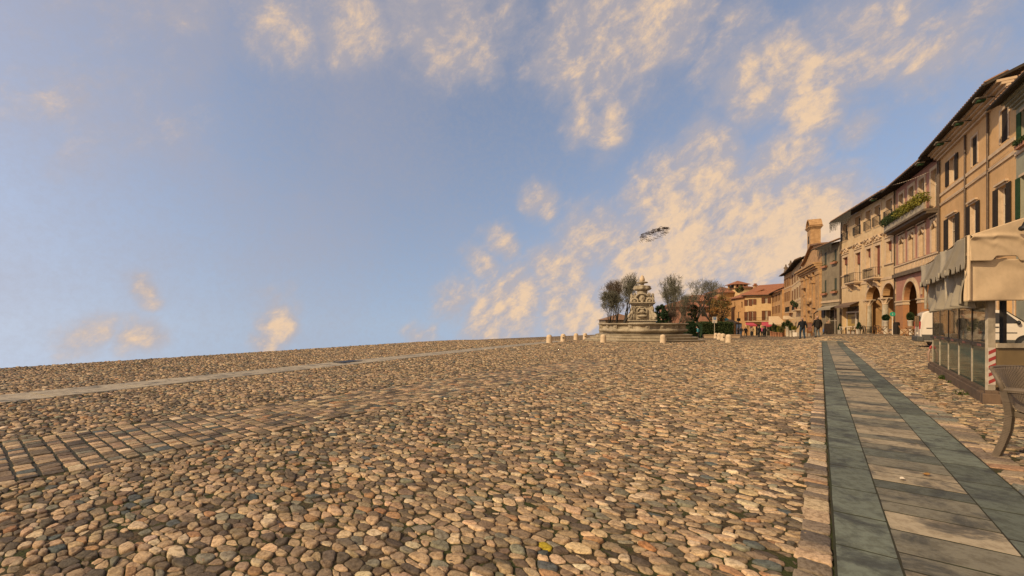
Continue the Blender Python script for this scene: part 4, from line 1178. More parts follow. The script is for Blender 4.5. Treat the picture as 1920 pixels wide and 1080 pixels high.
# castle house on the rise behind
def block(name, label, c, w, d, z0, z1, rz, mat, roof, rh, over=.7, wins=(), cat='building', flat=False):
    r = thing(name, label, cat, (c[0], c[1], z0), rz)
    b = MB(); h = z1 - z0
    b.box(-w / 2, w / 2, -d / 2, d / 2, 0, h); wl = b.build('wall', mat, r)
    b = MB(); a = w / 2 + over; q = d / 2 + over
    if w > d * 1.3:
        b.quad((-a, -q, h), (a, -q, h), (a - q * .8, 0, h + rh), (-a + q * .8, 0, h + rh)); b.quad((a, q, h), (-a, q, h), (-a + q * .8, 0, h + rh), (a - q * .8, 0, h + rh))
        b.tri((-a, q, h), (-a, -q, h), (-a + q * .8, 0, h + rh)); b.tri((a, -q, h), (a, q, h), (a - q * .8, 0, h + rh))
    else:
        for (p1, p2) in (((-a, -q), (a, -q)), ((a, -q), (a, q)), ((a, q), (-a, q)), ((-a, q), (-a, -q))): b.tri((*p1, h), (*p2, h), (0, 0, h + rh))
    b.quad((-a, -q, h - .01), (a, -q, h - .01), (a, q, h - .01), (-a, q, h - .01))
    b.build('roof', roof, r)
    for (x, zz, ww_, hh_) in wins: MB().box(x - ww_ / 2, x + ww_ / 2, -d / 2 - .06, -d / 2 + .05, zz, zz + hh_).build('window', M['glass_dark'], r)
    return r
Yc = 165; k = Yc / F
def pz(py, Y=Yc): return EYE - (py - HY) / F * Y
p = spot(1390, Yc, 0)
block('castle_house', 'tan house on the rise behind the yellow corner house, carrying a roof belvedere', p, 32 * k, 9, -4, pz(541), .05, M['plaster_yellow'], M['tile_red'], 1.2, wins=[(-2, 15, 1.0, 1.6), (1.0, 15, 1.0, 1.6)])
p = spot(1383, Yc + .5, 0)
bv = thing('belvedere', 'small roof belvedere with a red pyramid roof above the tan house', 'belvedere', (p.x, p.y, pz(542)), .05)
w_ = 22 * k / 2
b = MB()
for x in (-1, -.33, .33, 1):
    for y in (-1, 1): b.box(x * w_ - .3, x * w_ + .3, y * 2.2 - .3, y * 2.2 + .3, 0, pz(534) - pz(542))
b.build('pillar', M['plaster_yellow'], bv); MB().box(-w_ + .2, w_ - .2, -1.9, 1.9, 0, 1.4).build('core', M['dark_void'], bv)  # near-black core stands for the shade between the pillars
b = MB(); a, q, h = w_ * 1.55, 3.4, pz(534) - pz(542); rh = pz(526) - pz(534)
for (p1, p2) in (((-a, -q), (a, -q)), ((a, -q), (a, q)), ((a, q), (-a, q)), ((-a, q), (-a, -q))): b.tri((*p1, h), (*p2, h), (0, 0, h + rh))
b.quad((-a, -q, h - .01), (a, -q, h - .01), (a, q, h - .01), (-a, q, h - .01)); b.build('roof', M['tile_red'], bv)
p = spot(1354, Yc + 4, 0)
block('castle_house', 'long low wing with a sloping red roof left of the belvedere', p, 40 * k, 10, -4, pz(549), .12, M['plaster_ochre'], M['tile_red'], pz(536) - pz(549), 1.0)
p = spot(1416, Yc - 6, 0)
ch = thing('chimney_stack', 'square tan chimney stack standing right of the belvedere', 'chimney', (p.x, p.y, pz(552, p.y)), 0)
w_ = 2.4 * p.y / F; MB().box(-w_, w_, -w_, w_, 0, pz(536, p.y) - pz(552, p.y)).build('shaft', M['brick'], ch)
h = pz(536, p.y) - pz(552, p.y); MB().box(-w_ * 1.35, w_ * 1.35, -w_ * 1.35, w_ * 1.35, h + .002, h + .35).box(-w_ * .8, w_ * .8, -w_ * .8, w_ * .8, h + .352, h + .9).build('cap', M['tile_red'], ch)
Yb = 118; k = Yb / F
# long low buildings behind the trees
def pb(py, Y): return EYE - (py - HY) / F * Y
p = spot(1283, 104, 0)
block('row_house', 'pink house half hidden behind the bare trees right of the fountain', p, 76 * 104 / F, 7, -3, pb(577, 104), 0, M['plaster_rose'], M['tile_red'], pb(566, 104) - pb(577, 104), .6,
      wins=[(x, z, 1.0, 1.8) for x in (-4, -1.6, .8, 3.2) for z in (2.6, 6.2)])
p = spot(1318, 128, 0)
block('row_house', 'ochre house with a red roof between the bare trees and the autumn tree', p, 74 * 128 / F, 7, -3, pb(566, 128), .06, M['plaster_ochre'], M['tile_red'], pb(553, 128) - pb(566, 128), .6)
p = spot(1160, 100, 0)
block('row_house', 'low brown house behind the bare trees left of the fountain', p, 62 * 100 / F, 7, -3, pb(600, 100), 0, M['plaster_grey'], M['tile_brown'], pb(588, 100) - pb(600, 100), .5,
      wins=[(x, 1.6, .9, 1.3) for x in (-2.6, 0, 2.6)])
# ================================================================== FOUNTAIN
FX = spot(1204, 33.2)
ft = thing('fountain', 'carved pale stone fountain with a tall scrolled pillar, broad basin and three steps', 'fountain', FX, math.radians(-17))
def oct_ring(r, t0=0.0): return lambda t, z: 1.0 / max(.90, math.cos(((t + t0 + PI / 8) % (PI / 4)) - PI / 8))
def lob(t): return 1 + .035 * math.cos(8 * t) + .05 * max(0, math.cos(4 * t)) ** 3
for i, (r, z0, z1) in enumerate(((4.45, -.25, .17), (4.02, .171, .36), (3.62, .361, .56))):
    b = MB().lathe([(r, z0), (r, z1 - .05), (r + .05, z1 - .045), (r + .05, z1 - .005), (r - .02, z1)], 64, mod=lambda t, z: 1 / math.cos(((t + PI / 8) % (PI / 4)) - PI / 8) * .97)
    b.build('step', M['marble'], ft, mods=[bevel(.015)])
b = MB().lathe([(2.75, .562), (2.85, .60), (2.78, .66), (3.05, .74), (3.16, .84), (3.08, .94), (2.92, .99), (2.90, 1.22), (2.98, 1.27), (3.16, 1.30), (3.20, 1.36), (3.12, 1.40), (2.86, 1.40), (2.80, 1.2), (2.8, .9)], 128,
             mod=lambda t, z: lob(t) + (.018 * abs(math.sin(16 * t)) if .9 < z < 1.28 else 0))
b.build('basin', M['marble'], ft, True)
for k in range(16):
    t = 2 * PI * k / 16 + .1
    b = MB(); r = 2.95 * lob(t)
    b.box(-.16, .16, -.10, .06, .97, 1.27); b.ball((0, -.09, 1.13), (.12, .07, .1), 8, 6)
    ob = b.build('basin_panel', M['marble'], ft); ob.location = (r * math.cos(t), r * math.sin(t), 0); ob.rotation_euler = (0, 0, t + PI / 2)
MB().lathe([(2.79, .88), (2.79, .96), (.3, .97)], 48).build('water', plain_mat('water', (.05, .055, .045), .06, spec=.6), ft)
# pillar
b = MB()
b.box(-1.0, 1.0, -1.0, 1.0, .6, 1.62); b.box(-1.1, 1.1, -1.1, 1.1, 1.62, 1.72)
b.box(-.68, .68, -.68, .68, 1.721, 2.98)
for a in (-1, 1):
    for c in (-1, 1): b.box(a * .62 - .12, a * .62 + .12, c * .62 - .12, c * .62 + .12, 1.722, 2.979)
b.box(-.86, .86, -.86, .86, 2.981, 3.10); b.box(-.98, .98, -.98, .98, 3.102, 3.20)
b.build('pillar', M['marble'], ft, mods=[bevel(.02)])
def ringrot(b, k): pass
for k in range(4):
    a = k * PI / 2
    # relief panel: mask, shell and little basin
    b = MB()
    b.box(-.40, .40, -.80, -.66, 1.80, 1.90)
    b.tube([(-.36, -.76, 2.12), (-.36, -.78, 2.55), (-.2, -.8, 2.72), (0, -.8, 2.60), (.2, -.8, 2.72), (.36, -.78, 2.55), (.36, -.76, 2.12)], .07, 8)
    b.tube([(-.42, -.74, 2.34), (-.30, -.82, 2.30), (-.15, -.84, 2.38), (0, -.86, 2.34), (.15, -.84, 2.38), (.30, -.82, 2.30), (.42, -.74, 2.34)], .05, 8)
    b.ball((0, -.74, 2.42), (.20, .14, .20), 12, 8); b.ball((0, -.86, 2.38), (.06, .08, .08), 8, 6)
    b.ball((-.09, -.84, 2.46), .045, 8, 6); b.ball((.09, -.84, 2.46), .045, 8, 6)
    b.ball((0, -.80, 2.04), (.42, .26, .13), 14, 8); b.ball((0, -.78, 1.92), (.16, .14, .09), 10, 6)
    b.box(-.46, .46, -.74, -.66, 2.80, 2.88)
    ob = b.build('relief', M['marble'], ft, True); ob.rotation_euler = (0, 0, a)
    # corner volute leaning on the pillar
    b = MB(); P_ = []
    for i in range(26):
        u = i / 25
        if u < .62:
            v = u / .62; P_.append((0, -1.0 - .46 * (1 - v) ** 1.4 - .02, 1.74 + 1.12 * v))
        else: break
    b.tube(P_, [.17 - .05 * i / len(P_) for i in range(len(P_))], 10)
    sp = lambda cx, cz, r0, n, sgn, ph: [(0, cx + sgn * (r0 * (1 - .75 * i / n)) * math.cos(ph + 4.2 * PI * i / n / 1.6), cz + (r0 * (1 - .75 * i / n)) * math.sin(ph + 4.2 * PI * i / n / 1.6)) for i in range(n + 1)]
    b.tube(sp(-1.30, 1.98, .28, 26, -1, -.3), [.12 - .05 * i / 26 for i in range(27)], 8)
    b.tube(sp(-1.10, 2.62, .20, 22, 1, .5), [.10 - .04 * i / 22 for i in range(23)], 8)
    b.ball((0, -1.30, 1.98), (.20, .14, .14), 8, 6); b.ball((0, -1.12, 2.62), (.16, .1, .1), 8, 6)
    b.box(-.14, .14, -1.2, -.9, 1.722, 2.2)
    ob = b.build('volute', M['marble'], ft, True); ob.rotation_euler = (0, 0, a + PI / 4)
    # scrolled pediment with arch and shield
    b = MB()
    for sg in (-1, 1):
        b.tube([(sg * (.62 + .26 * math.cos(t)), -.92, 3.28 + .22 * math.sin(t)) for t in np.linspace(-.6, PI + .5, 16)], .085, 8)
        b.ball((sg * .62, -.92, 3.27), (.12, .12, .11), 8, 6)
    b.tube([(.56 * math.cos(t), -.86, 3.52 + .36 * math.sin(t)) for t in np.linspace(-.2, PI + .2, 18)], [.09] * 18, 8)
    b.tube([(.50 * math.cos(t), -.94, 3.55 + .36 * math.sin(t)) for t in np.linspace(.3, PI - .3, 14)], [.06] * 14, 8)
    b.ball((0, -.84, 3.50), (.26, .14, .30), 12, 8); b.ball((0, -.90, 3.20), (.12, .12, .16), 8, 6); b.ball((0, -.96, 3.58), (.1, .08, .1), 8, 6)
    ob = b.build('pediment', M['marble'], ft, True); ob.rotation_euler = (0, 0, a)
MB().box(-.72, .72, -.72, .72, 3.202, 3.78).build('upper_block', M['marble'], ft, mods=[bevel(.05)])
def putto(b, s=1.0):
    b.cap((0, 0, .12), (0, .05, .46), .17, .15); b.ball((0, .02, .72), (.13, .14, .15), 10, 8); b.cap((0, .04, .5), (0, .03, .62), .07, .07)
    b.cap((.12, -.02, .1), (.2, -.34, .16), .11, .085); b.cap((.2, -.34, .16), (.2, -.4, -.16), .085, .05); b.cap((-.12, -.02, .1), (-.22, -.30, .10), .11, .085); b.cap((-.22, -.3, .1), (-.2, -.36, -.2), .085, .05)
    b.cap((.17, .04, .48), (.34, -.12, .36), .075, .06); b.cap((.34, -.12, .36), (.24, -.32, .34), .06, .045); b.cap((-.17, .04, .48), (-.36, -.04, .62), .075, .06); b.cap((-.36, -.04, .62), (-.30, -.14, .84), .06, .045)
    b.ball((0, -.11, .70), .035, 6, 5)
for k in range(4):
    b = MB(); putto(b); a = k * PI / 2 + PI / 4
    ob = b.build('figure', M['marble'], ft, True, mods=[remesh(.03), smoothm(2)])
    r = .90; ob.location = (r * math.sin(a), -r * math.cos(a), 3.30); ob.rotation_euler = (0, 0, a); ob.scale = (.8, .8, .8)
    b = MB(); putto(b); ob = b.build('figure', M['marble'], ft, True, mods=[remesh(.03), smoothm(2)])
    ob.location = (.98 * math.sin(a), -.98 * math.cos(a), 2.5); ob.rotation_euler = (0, 0, a + .4); ob.scale = (.66, .66, .66)
MB().lathe([(.52, 3.78), (.40, 3.85), (.36, 4.0), (.42, 4.12), (.34, 4.16)], 24, mod=lambda t, z: 1 + .06 * math.cos(12 * t)).build('stem', M['marble'], ft, True)
MB().lathe([(.34, 4.16), (.52, 4.20), (.70, 4.30), (.76, 4.40), (.66, 4.47), (.72, 4.52), (.66, 4.60), (.4, 4.64), (.3, 4.62)], 48, mod=lambda t, z: 1 + (.07 * math.cos(8 * t) if 4.2 < z < 4.55 else 0)).build('bowl', M['marble'], ft, True)
MB().lathe([(.34, 4.56), (.28, 4.62), (.16, 4.68), (.13, 4.76), (.22, 4.82), (.44, 4.86), (.46, 4.90), (.40, 4.95), (.14, 4.96)], 24).build('upper_dish', M['marble'], ft, True)
b = MB().lathe([(.12, 4.95), (.19, 5.02), (.205, 5.12), (.18, 5.28), (.11, 5.44), (.02, 5.54)], 20, mod=lambda t, z: 1 + .08 * math.cos(8 * t + 20 * z) * math.cos(30 * z))
b.build('pine_cone', M['bollard'], ft, True)

for o_ in ft.children:
    n_ = o_.name.split('.')[0]
    if n_ in ('pillar', 'relief', 'volute', 'pediment', 'upper_block', 'figure', 'stem', 'bowl', 'upper_dish', 'pine_cone'):
        if n_ in ('pediment', 'figure', 'upper_block', 'volute', 'bowl'): o_.scale.x *= .9; o_.scale.y *= .9; o_.location.x *= .88; o_.location.y *= .88
        o_.scale.z *= .94; o_.location.z = .6 + (o_.location.z - .6) * .94
# ================================================================== BOLLARDS
def make_bollard(label, p, socket):
    t = thing('bollard', label, 'bollard', p, random.uniform(-.2, .2), 'stone bollards around the fountain')
    MB().lathe([(.215, -.1), (.215, .03), (.20, .05), (.195, .34), (.19, .42), (.17, .50), (.13, .555), (.07, .585), (.01, .595)], 20, mod=lambda a, z: 1 + .012 * math.sin(3 * a + 9 * z)).build('post', M['bollard'], t, True)
    if socket:
        b = MB(); b.tube([(0, -.18, .30), (0, -.205, .30)], .055, 10); b.tube([(.0, -.16, .47), (0, -.19, .47)], .02, 8); b.build('ring_socket', M['black'], t)
    return t
BO = [('leftmost stone bollard left of the fountain', 1030, 644, 0), ('stone bollard with a dark round socket left of the fountain', 1056, 641, 1),
      ('third bollard from the left, before the far edge of the square', 1080, 638, 0), ('stone bollard nearest to the fountain steps on their left', 1097, 636.6, 1),
      ('stone bollard in front of the left end of the fountain steps', 1131, 643, 0), ('stone bollard in front of the right half of the fountain', 1243, 643.3, 0),
      ('farthest of the four bollards in a row right of the fountain, with dark socket', 1342, 634.3, 1), ('second farthest of the four bollards right of the fountain', 1348.5, 636.5, 0),
      ('second nearest of the four bollards right of the fountain', 1355.5, 639.3, 1), ('nearest of the four bollards right of the fountain', 1366, 643.2, 0)]
for (lb, px, py, so_) in BO:
    q = foot(px, py); o_ = make_bollard(lb, q, so_)
    o_.scale = (1.0, 1.0, 1.0)

# ================================================================== TREES
def tubes_np(segs, name, mat, nsd, parent):
    """segs: (x0,y0,z0,x1,y1,z1,r0,r1)"""
    S = np.array(segs, np.float32); n = len(S); p, q = S[:, :3], S[:, 3:6]
    d = q - p; d /= np.maximum(np.linalg.norm(d, axis=1, keepdims=True), 1e-6)
    ref = np.where(np.abs(d[:, 2:3]) > .9, np.array([[1., 0, 0]]), np.array([[0, 0, 1.]]))
    a = np.cross(d, ref); a /= np.linalg.norm(a, axis=1, keepdims=True); b_ = np.cross(d, a)
    th = 2 * PI * np.arange(nsd) / nsd
    ring = a[:, None] * np.cos(th)[None, :, None] + b_[:, None] * np.sin(th)[None, :, None]
    V = np.concatenate([p[:, None] + ring * S[:, 6, None, None], q[:, None] + ring * S[:, 7, None, None]], 1).reshape(-1, 3)
    k = np.arange(nsd); k2 = (k + 1) % nsd
    f = np.stack([k, k2, nsd + k2, nsd + k], 1)
    L = (f[None] + (np.arange(n) * 2 * nsd)[:, None, None]).reshape(-1)
    return fast_mesh(name, V, L, 4, mat, parent=parent)
def grow(rnd, h, spread, levels=6, r0=.2, trunk=.25, up=.35, kids=(2, 3), lenf=.76, lean=(0, 0), fork=0):
    big, fine, tips = [], [], []
    def rec(p, d, L, r, lv):
        n = 3 if lv < 3 else 2
        for i in range(n):
            j = Vector((rnd.gauss(0, 1), rnd.gauss(0, 1), rnd.gauss(0, .6))) * .10
            d = (d + j + Vector((0, 0, up * .12))).normalized(); q = p + d * (L / n); r2 = r * .88
            (big if r > .024 else fine).append((*p, *q, r, r2)); p, r = q, r2
            if lv >= 2 and rnd.random() < .4 and lv < levels:
                s = (d + Vector((rnd.gauss(0, 1), rnd.gauss(0, 1), rnd.gauss(.2, .7))) * .75).normalized()
                rec(p, s, L * lenf * .62, r * .5, lv + 2)
        if lv >= levels: tips.append(tuple(p)); return
        for c in range(rnd.choice(kids) + (1 if lv == 0 else 0)):
            az = rnd.uniform(0, 2 * PI); s = spread * rnd.uniform(.6, 1.2)
            v = Vector((math.cos(az) * s, math.sin(az) * s, up))
            nd = (d * (1 - .3 * s) + v * .8).normalized()
            rec(p, nd, L * lenf * rnd.uniform(.8, 1.12), r * .68, lv + 1)
    rec(Vector((0, 0, -.3)), Vector((lean[0], lean[1], 1)).normalized(), h * trunk, r0, 0)
    return big, fine, tips
def bare_tree(label, px, Y, h, seed, spread=.75, twig='twig', bark='bark', levels=6, r0=.2, trunk=.25, up=.4, lean=(0, 0), kids=(2, 3), tr=.0155, name='bare_tree', group='bare trees around the fountain'):
    rnd = random.Random(seed); big, fine, tips = grow(rnd, h, spread, levels, r0, trunk, up, kids, lean=lean)
    top = max([s[5] for s in big + fine]); k = h / top
    sc = lambda s: (s[0] * k, s[1] * k, s[2] * k, s[3] * k, s[4] * k, s[5] * k, max(tr, s[6]), max(tr * .8, s[7]))
    big = [sc(s) for s in big]; fine = [sc(s) for s in fine]
    for (x, y, z) in tips:
        p = Vector((x, y, z)) * k
        for i in range(1 + (len(tips) < 900)):
            d = Vector((rnd.gauss(0, .6), rnd.gauss(0, .6), rnd.gauss(.55, .5))).normalized() * rnd.uniform(.35, .85)
            fine.append((*p, *(p + d), tr, tr * .6))
            q = p + d * .5; e = Vector((rnd.gauss(0, .7), rnd.gauss(0, .7), rnd.gauss(.4, .5))).normalized() * .35
            fine.append((*q, *(q + e), tr * .8, tr * .5))
    q = spot(px, Y); t = thing(name, label, 'tree', q, rnd.uniform(0, 6), group)
    tubes_np(big, 'trunk', M[bark], 7, t); tubes_np(fine, 'crown', M[twig], 3, t)
    return t
def hgt(py, px, Y): return EYE - (py - HY) / F * Y - g((px - 960) / F * Y, Y)
bare_tree('slim bare tree at the far left of the fountain with dark trunk', 1138, 62, hgt(548, 1138, 62), 3, .62, 'twig', levels=6, r0=.22, trunk=.13, up=.6)
bare_tree('tall bare tree with twin stems directly left of the fountain pillar', 1166, 58, hgt(516, 1166, 58), 11, .62, 'twig', levels=6, r0=.34, trunk=.12, up=.6)
bare_tree('bare tree behind the left end of the fountain basin, between two taller ones', 1150, 68, hgt(530, 1150, 68), 23, .72, 'twig_brown', levels=6, r0=.22, trunk=.14, up=.4)
bare_tree('tall pointed bare tree right of the fountain pillar', 1246, 60, hgt(519, 1246, 60), 8, .52, 'twig', levels=6, r0=.30, trunk=.13, up=.65)
bare_tree('small bare tree with a pale arching limb right of the fountain', 1272, 57, hgt(546, 1272, 57), 31, .72, 'twig', 'bark_pale', levels=5, r0=.20, trunk=.3, up=.3, lean=(-.25, 0))
bare_tree('low bare tree with bent stems behind the right end of the basin', 1262, 54, hgt(580, 1262, 54), 44, .9, 'twig_brown', levels=5, r0=.11, trunk=.3, up=.15)
bare_tree('twin stemmed bare tree left of the autumn tree', 1312, 66, hgt(528, 1312, 66), 57, .85, 'twig', levels=5, r0=.28, trunk=.36, up=.30)
bare_tree('round topped bare tree behind the autumn tree', 1336, 72, hgt(527, 1336, 72), 63, .9, 'twig', levels=5, r0=.28, trunk=.42, up=.3)
def leafy(name, label, px, Y, py_top, wpx, mat, n, seed, leaf=.12, py_bot=None, trunk=True, group=None, cat='tree', squash=1.0, mat2=None):
    rnd = random.Random(seed); q = spot(px, Y); H_ = hgt(py_top, px, Y); w = wpx / F * Y / 2
    z0 = hgt(py_bot, px, Y) if py_bot else .1
    t = thing(name, label, cat, q, 0, group)
    if trunk:
        segs = [(0, 0, -.3, 0, 0, max(.4, z0 + .2), .16, .13)]
        for i in range(9):
            a = rnd.uniform(0, 6.28); segs.append((0, 0, max(.3, z0), w * .6 * math.cos(a), w * .5 * math.sin(a), z0 + (H_ - z0) * rnd.uniform(.4, .85), .09, .02))
        tubes_np(segs, 'trunk', M['bark'], 7, t)
    P_ = []
    m = max(8, int(n / 45))
    for i in range(m):
        a = rnd.uniform(0, 2 * PI); v = rnd.uniform(-1, 1); rr_ = math.sqrt(1 - v * v) * rnd.uniform(.45, 1)
        c = (w * .82 * rr_ * math.cos(a), w * .8 * rr_ * math.sin(a) * squash, (z0 + H_) / 2 + (H_ - z0) / 2 * .85 * v)
        s_ = rnd.uniform(.16, .34) * w
        P_.append(blob_pts(c, (s_, s_, s_ * .8), int(n / m), seed * 100 + i, .2))
    P_ = np.concatenate(P_)
    if mat2:
        k = np.random.default_rng(seed).random(len(P_)) < .4
        leaf_cloud('crown', mat, P_[~k], leaf, t, seed); leaf_cloud('foliage', mat2, P_[k], leaf, t, seed + 1)
    else: leaf_cloud('crown', mat, P_, leaf, t, seed)
    return t
leafy('evergreen_tree', 'dark evergreen tree standing close right of the fountain pillar', 1240, 52, 566, 32, M['leaf_dark'], 3200, 71, .09, 624)
leafy('autumn_tree', 'broad tree with orange and olive autumn leaves left of the yellow corner house', 1352, 64, 553, 46, M['leaf_orange'], 2600, 72, .085, 606, mat2=M['leaf_olive'])
leafy('autumn_tree', 'sparse olive leaved tree rising behind the orange autumn tree', 1338, 76, 545, 40, M['leaf_olive'], 1300, 73, .085, 592)
leafy('autumn_tree', 'lower orange leaved bush in front of the broad autumn tree', 1338, 58, 575, 34, M['leaf_orange'], 1200, 77, .08, 606)
leafy('evergreen_tree', 'small tree with yellow green tufts above the round hedge', 1300, 58, 570, 26, M['leaf_olive'], 1000, 74, .09, 605, mat2=M['leaf_dark'])
leafy('ivy_tree', 'round dark tree top on the castle house terrace', 1387, 150, 536, 18, M['leaf_olive'], 900, 75, .22, 548, trunk=False)
# hedges
def hedge(label, px0, px1, Y, py_top, py_bot, seed, n, round_=False):
    q = spot((px0 + px1) / 2, Y); w = (px1 - px0) / F * Y / 2; H_ = hgt(py_top, (px0 + px1) / 2, Y)
    t = thing('hedge', label, 'hedge', q); r = np.random.default_rng(seed)
    if round_: P_ = blob_pts((0, 0, H_ * .42), (w, w * .8, H_ * .58), n, seed, .72)
    else:
        P_ = np.stack([r.uniform(-w, w, n), r.uniform(-.7, .7, n), r.uniform(0, H_, n)], 1)
        k = r.random(n); P_[k < .5, 1] = -.7 + r.normal(0, .05, (k < .5).sum()); P_[k > .7, 2] = H_ + r.normal(0, .06, (k > .7).sum())
    P_[:, 2] = np.maximum(P_[:, 2], .02)
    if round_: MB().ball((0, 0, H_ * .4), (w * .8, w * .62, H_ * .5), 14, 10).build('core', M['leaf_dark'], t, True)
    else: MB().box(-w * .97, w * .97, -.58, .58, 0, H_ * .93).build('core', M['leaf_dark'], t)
    leaf_cloud('foliage', M['leaf_dark'] if round_ else M['leaf_green'], P_, .07, t, seed)
hedge('round clipped dark green hedge beside the fountain basin', 1280, 1311, 50, 602, 626, 5, 2600, True)
hedge('long straight clipped hedge behind the four bollards', 1312, 1370, 52, 605, 625, 6, 5200)
q = spot(1352, 50); t = thing('low_wall', 'low pale stone kerb wall in front of the long hedge', 'wall', q)
w = 29 / F * 50 * 1.15; MB().box(-w, w, -.2, .2, -.3, .32).build('wall', M['trim'], t); MB().box(-w - .05, w + .05, -.25, .25, .322, .40).build('coping', M['trim'], t)

# ================================================================== SIGNS, LAMPS
def text_mesh(txt, size, name, mat, parent, loc, rot=(PI / 2, 0, 0)):
    cu = bpy.data.curves.new(name, 'FONT'); cu.body = txt; cu.size = size; cu.align_x = 'CENTER'; cu.align_y = 'CENTER'; cu.extrude = .004
    to = bpy.data.objects.new('tmp', cu); me = bpy.data.meshes.new_from_object(to); bpy.data.objects.remove(to)
    o = bpy.data.objects.new(name, me); C.objects.link(o); o.parent = parent; o.location = loc; o.rotation_euler = rot
    me.materials.clear(); me.materials.append(mat); return o
q = spot(1340, 47); s_ = 47 / F
t = thing('parking_sign', 'white parking sign with a blue square standing above the hedge', 'sign', q)
zt_, zb_ = hgt(594, 1340, 47), hgt(605.5, 1340, 47)
MB().tube([(0, .03, -.2), (0, .03, zt_ - .05)], .035, 8).build('pole', M['steel'], t)
MB().box(-4.4 * s_, 4.4 * s_, -.03, .0, zb_, zt_).build('panel', M['white_paint'], t)
bs = MB().box(-2.6 * s_, 2.6 * s_, -.036, -.031, zt_ - 5.4 * s_, zt_ - .5 * s_).build('blue_square', M['sign_blue'], t)
text_mesh('P', 4.6 * s_, 'letter', M['white_paint'], bs, (0, -.042, zt_ - 3.0 * s_))
MB().box(-2.2 * s_, -.4 * s_, -.036, -.031, zb_ + 1.0 * s_, zb_ + 2.6 * s_).build('small_mark', M['sign_blue'], t)
q = spot(1385, 60); t = thing('street_lamp', 'slim dark street lamp with a short arm before the yellow corner house', 'street lamp', q)
zt_ = hgt(585, 1385, 60); MB().tube([(0, 0, -.2), (0, 0, zt_)], .05, 8).build('pole', M['iron'], t)
MB().beam((-.05, 0, zt_), (.28, 0, zt_ + .02), .07, .06).build('arm', M['iron'], t); zz = hgt(600, 1385, 60); MB().box(-.2, .2, -.12, .12, zz - .16, zz + .26).build('lantern_box', M['iron'], t)
q = spot(1526.3, 45); t = thing('street_lamp', 'dark angled lamp post with slanting arm before the brick church', 'street lamp', q)
za = hgt(588, 1526, 45); zz = hgt(582.5, 1533, 45); MB().tube([(0, 0, -.2), (0, 0, za)], .05, 8).build('pole', M['iron'], t)
MB().beam((-.02, 0, za - .02), (.42, 0, zz + .02), .09, .08).build('arm', M['iron'], t)
q = foot(1674, 627); q = spot(1673.5, 38); t = thing('info_sign', 'round green information sign on a slim white pole before the arches', 'sign', q, -.5)
z_ = hgt(589, 1673, 38); s_ = 38 / F; MB().tube([(0, .03, -.2), (0, .03, z_ + .1)], .035, 8).build('pole', M['white_paint'], t)
b = MB(); b.tube([(0, -.02, z_), (0, .0, z_)], 4.2 * s_, 24); b.build('disc', M['sign_green'], t); text_mesh('i', 6.5 * s_, 'letter', M['white_paint'], t, (0, -.03, z_))

# ================================================================== PARASOL, AWNINGS
def parasol(label, px, Y, py_rim, py_top, wpx, mat):
    q = spot(px, Y); t = thing('parasol', label, 'parasol', q); s_ = Y / F; zr, zt_ = hgt(py_rim, px, Y), hgt(py_top, px, Y); w = wpx * s_ / 2
    MB().tube([(0, 0, 0), (0, 0, zt_ - .05)], .04, 8).build('pole', M['wood'], t)
    b = MB(); n = 8
    for i in range(n):
        a0, a1 = 2 * PI * i / n, 2 * PI * (i + 1) / n
        p0, p1 = (w * math.cos(a0), w * math.sin(a0)), (w * math.cos(a1), w * math.sin(a1))
        b.tri((*p0, zr), (*p1, zr), (0, 0, zt_)); b.quad((*p0, zr - .16), (*p1, zr - .16), (*p1, zr), (*p0, zr))
    b.build('canopy', mat, t)
    b = MB()
    for i in range(n): b.beam((0, 0, zt_ - .5), (w * .95 * math.cos(2 * PI * i / n), w * .95 * math.sin(2 * PI * i / n), zr), .03, .03)
    b.build('rib', M['wood'], t)
parasol('wide dark brown parasol at the right end of the long hedge', 1369, 56, 606, 598.5, 38, M['cloth_black'] if False else plain_mat('parasol_brown', (.05, .032, .022), .9))
parasol('small teal parasol half hidden behind the dark brown one', 1361, 66, 600, 595, 14, M['cloth_teal'])
def awning(label, px0, px1, Y, py_top, py_bot, mat, proj=1.6, name='awning'):
    q = spot((px0 + px1) / 2, Y); t = thing(name, label, 'awning', q); w = (px1 - px0) / F * Y / 2; za, zb_ = hgt(py_top, px0, Y), hgt(py_bot, px0, Y)
    b = MB(); b.quad((-w, 0, za), (w, 0, za), (w, -proj, zb_), (-w, -proj, zb_)); b.quad((-w, -proj, zb_), (w, -proj, zb_), (w, -proj, zb_ - .3), (-w, -proj, zb_ - .3))
    b.tri((-w, 0, za), (-w, -proj, zb_), (-w, 0, zb_)); b.tri((w, 0, za), (w, -proj, zb_), (w, 0, zb_))
    b.build('cloth', mat, t)
    b = MB()
    for sg in (-1, 1): b.beam((sg * (w - .05), 0, zb_ - .05), (sg * (w - .05), -proj + .05, zb_ - .03), .05, .05)
    b.build('arm', M['steel'], t)
awning('crimson awning over the middle shop of the yellow corner house', 1398, 1412, 98, 605, 609.5, M['pink_cloth'])
awning('wide crimson awning over the right shop of the yellow corner house', 1428, 1449, 96, 604, 610.5, M['pink_cloth'])
awning('large off white slanted awning in front of the low ochre house', 1441, 1460, 88, 593, 608, M['canvas'], 2.6)
awning('small off white awning before the urn house', 1468, 1479, 84, 592, 598, M['canvas'], 1.8)

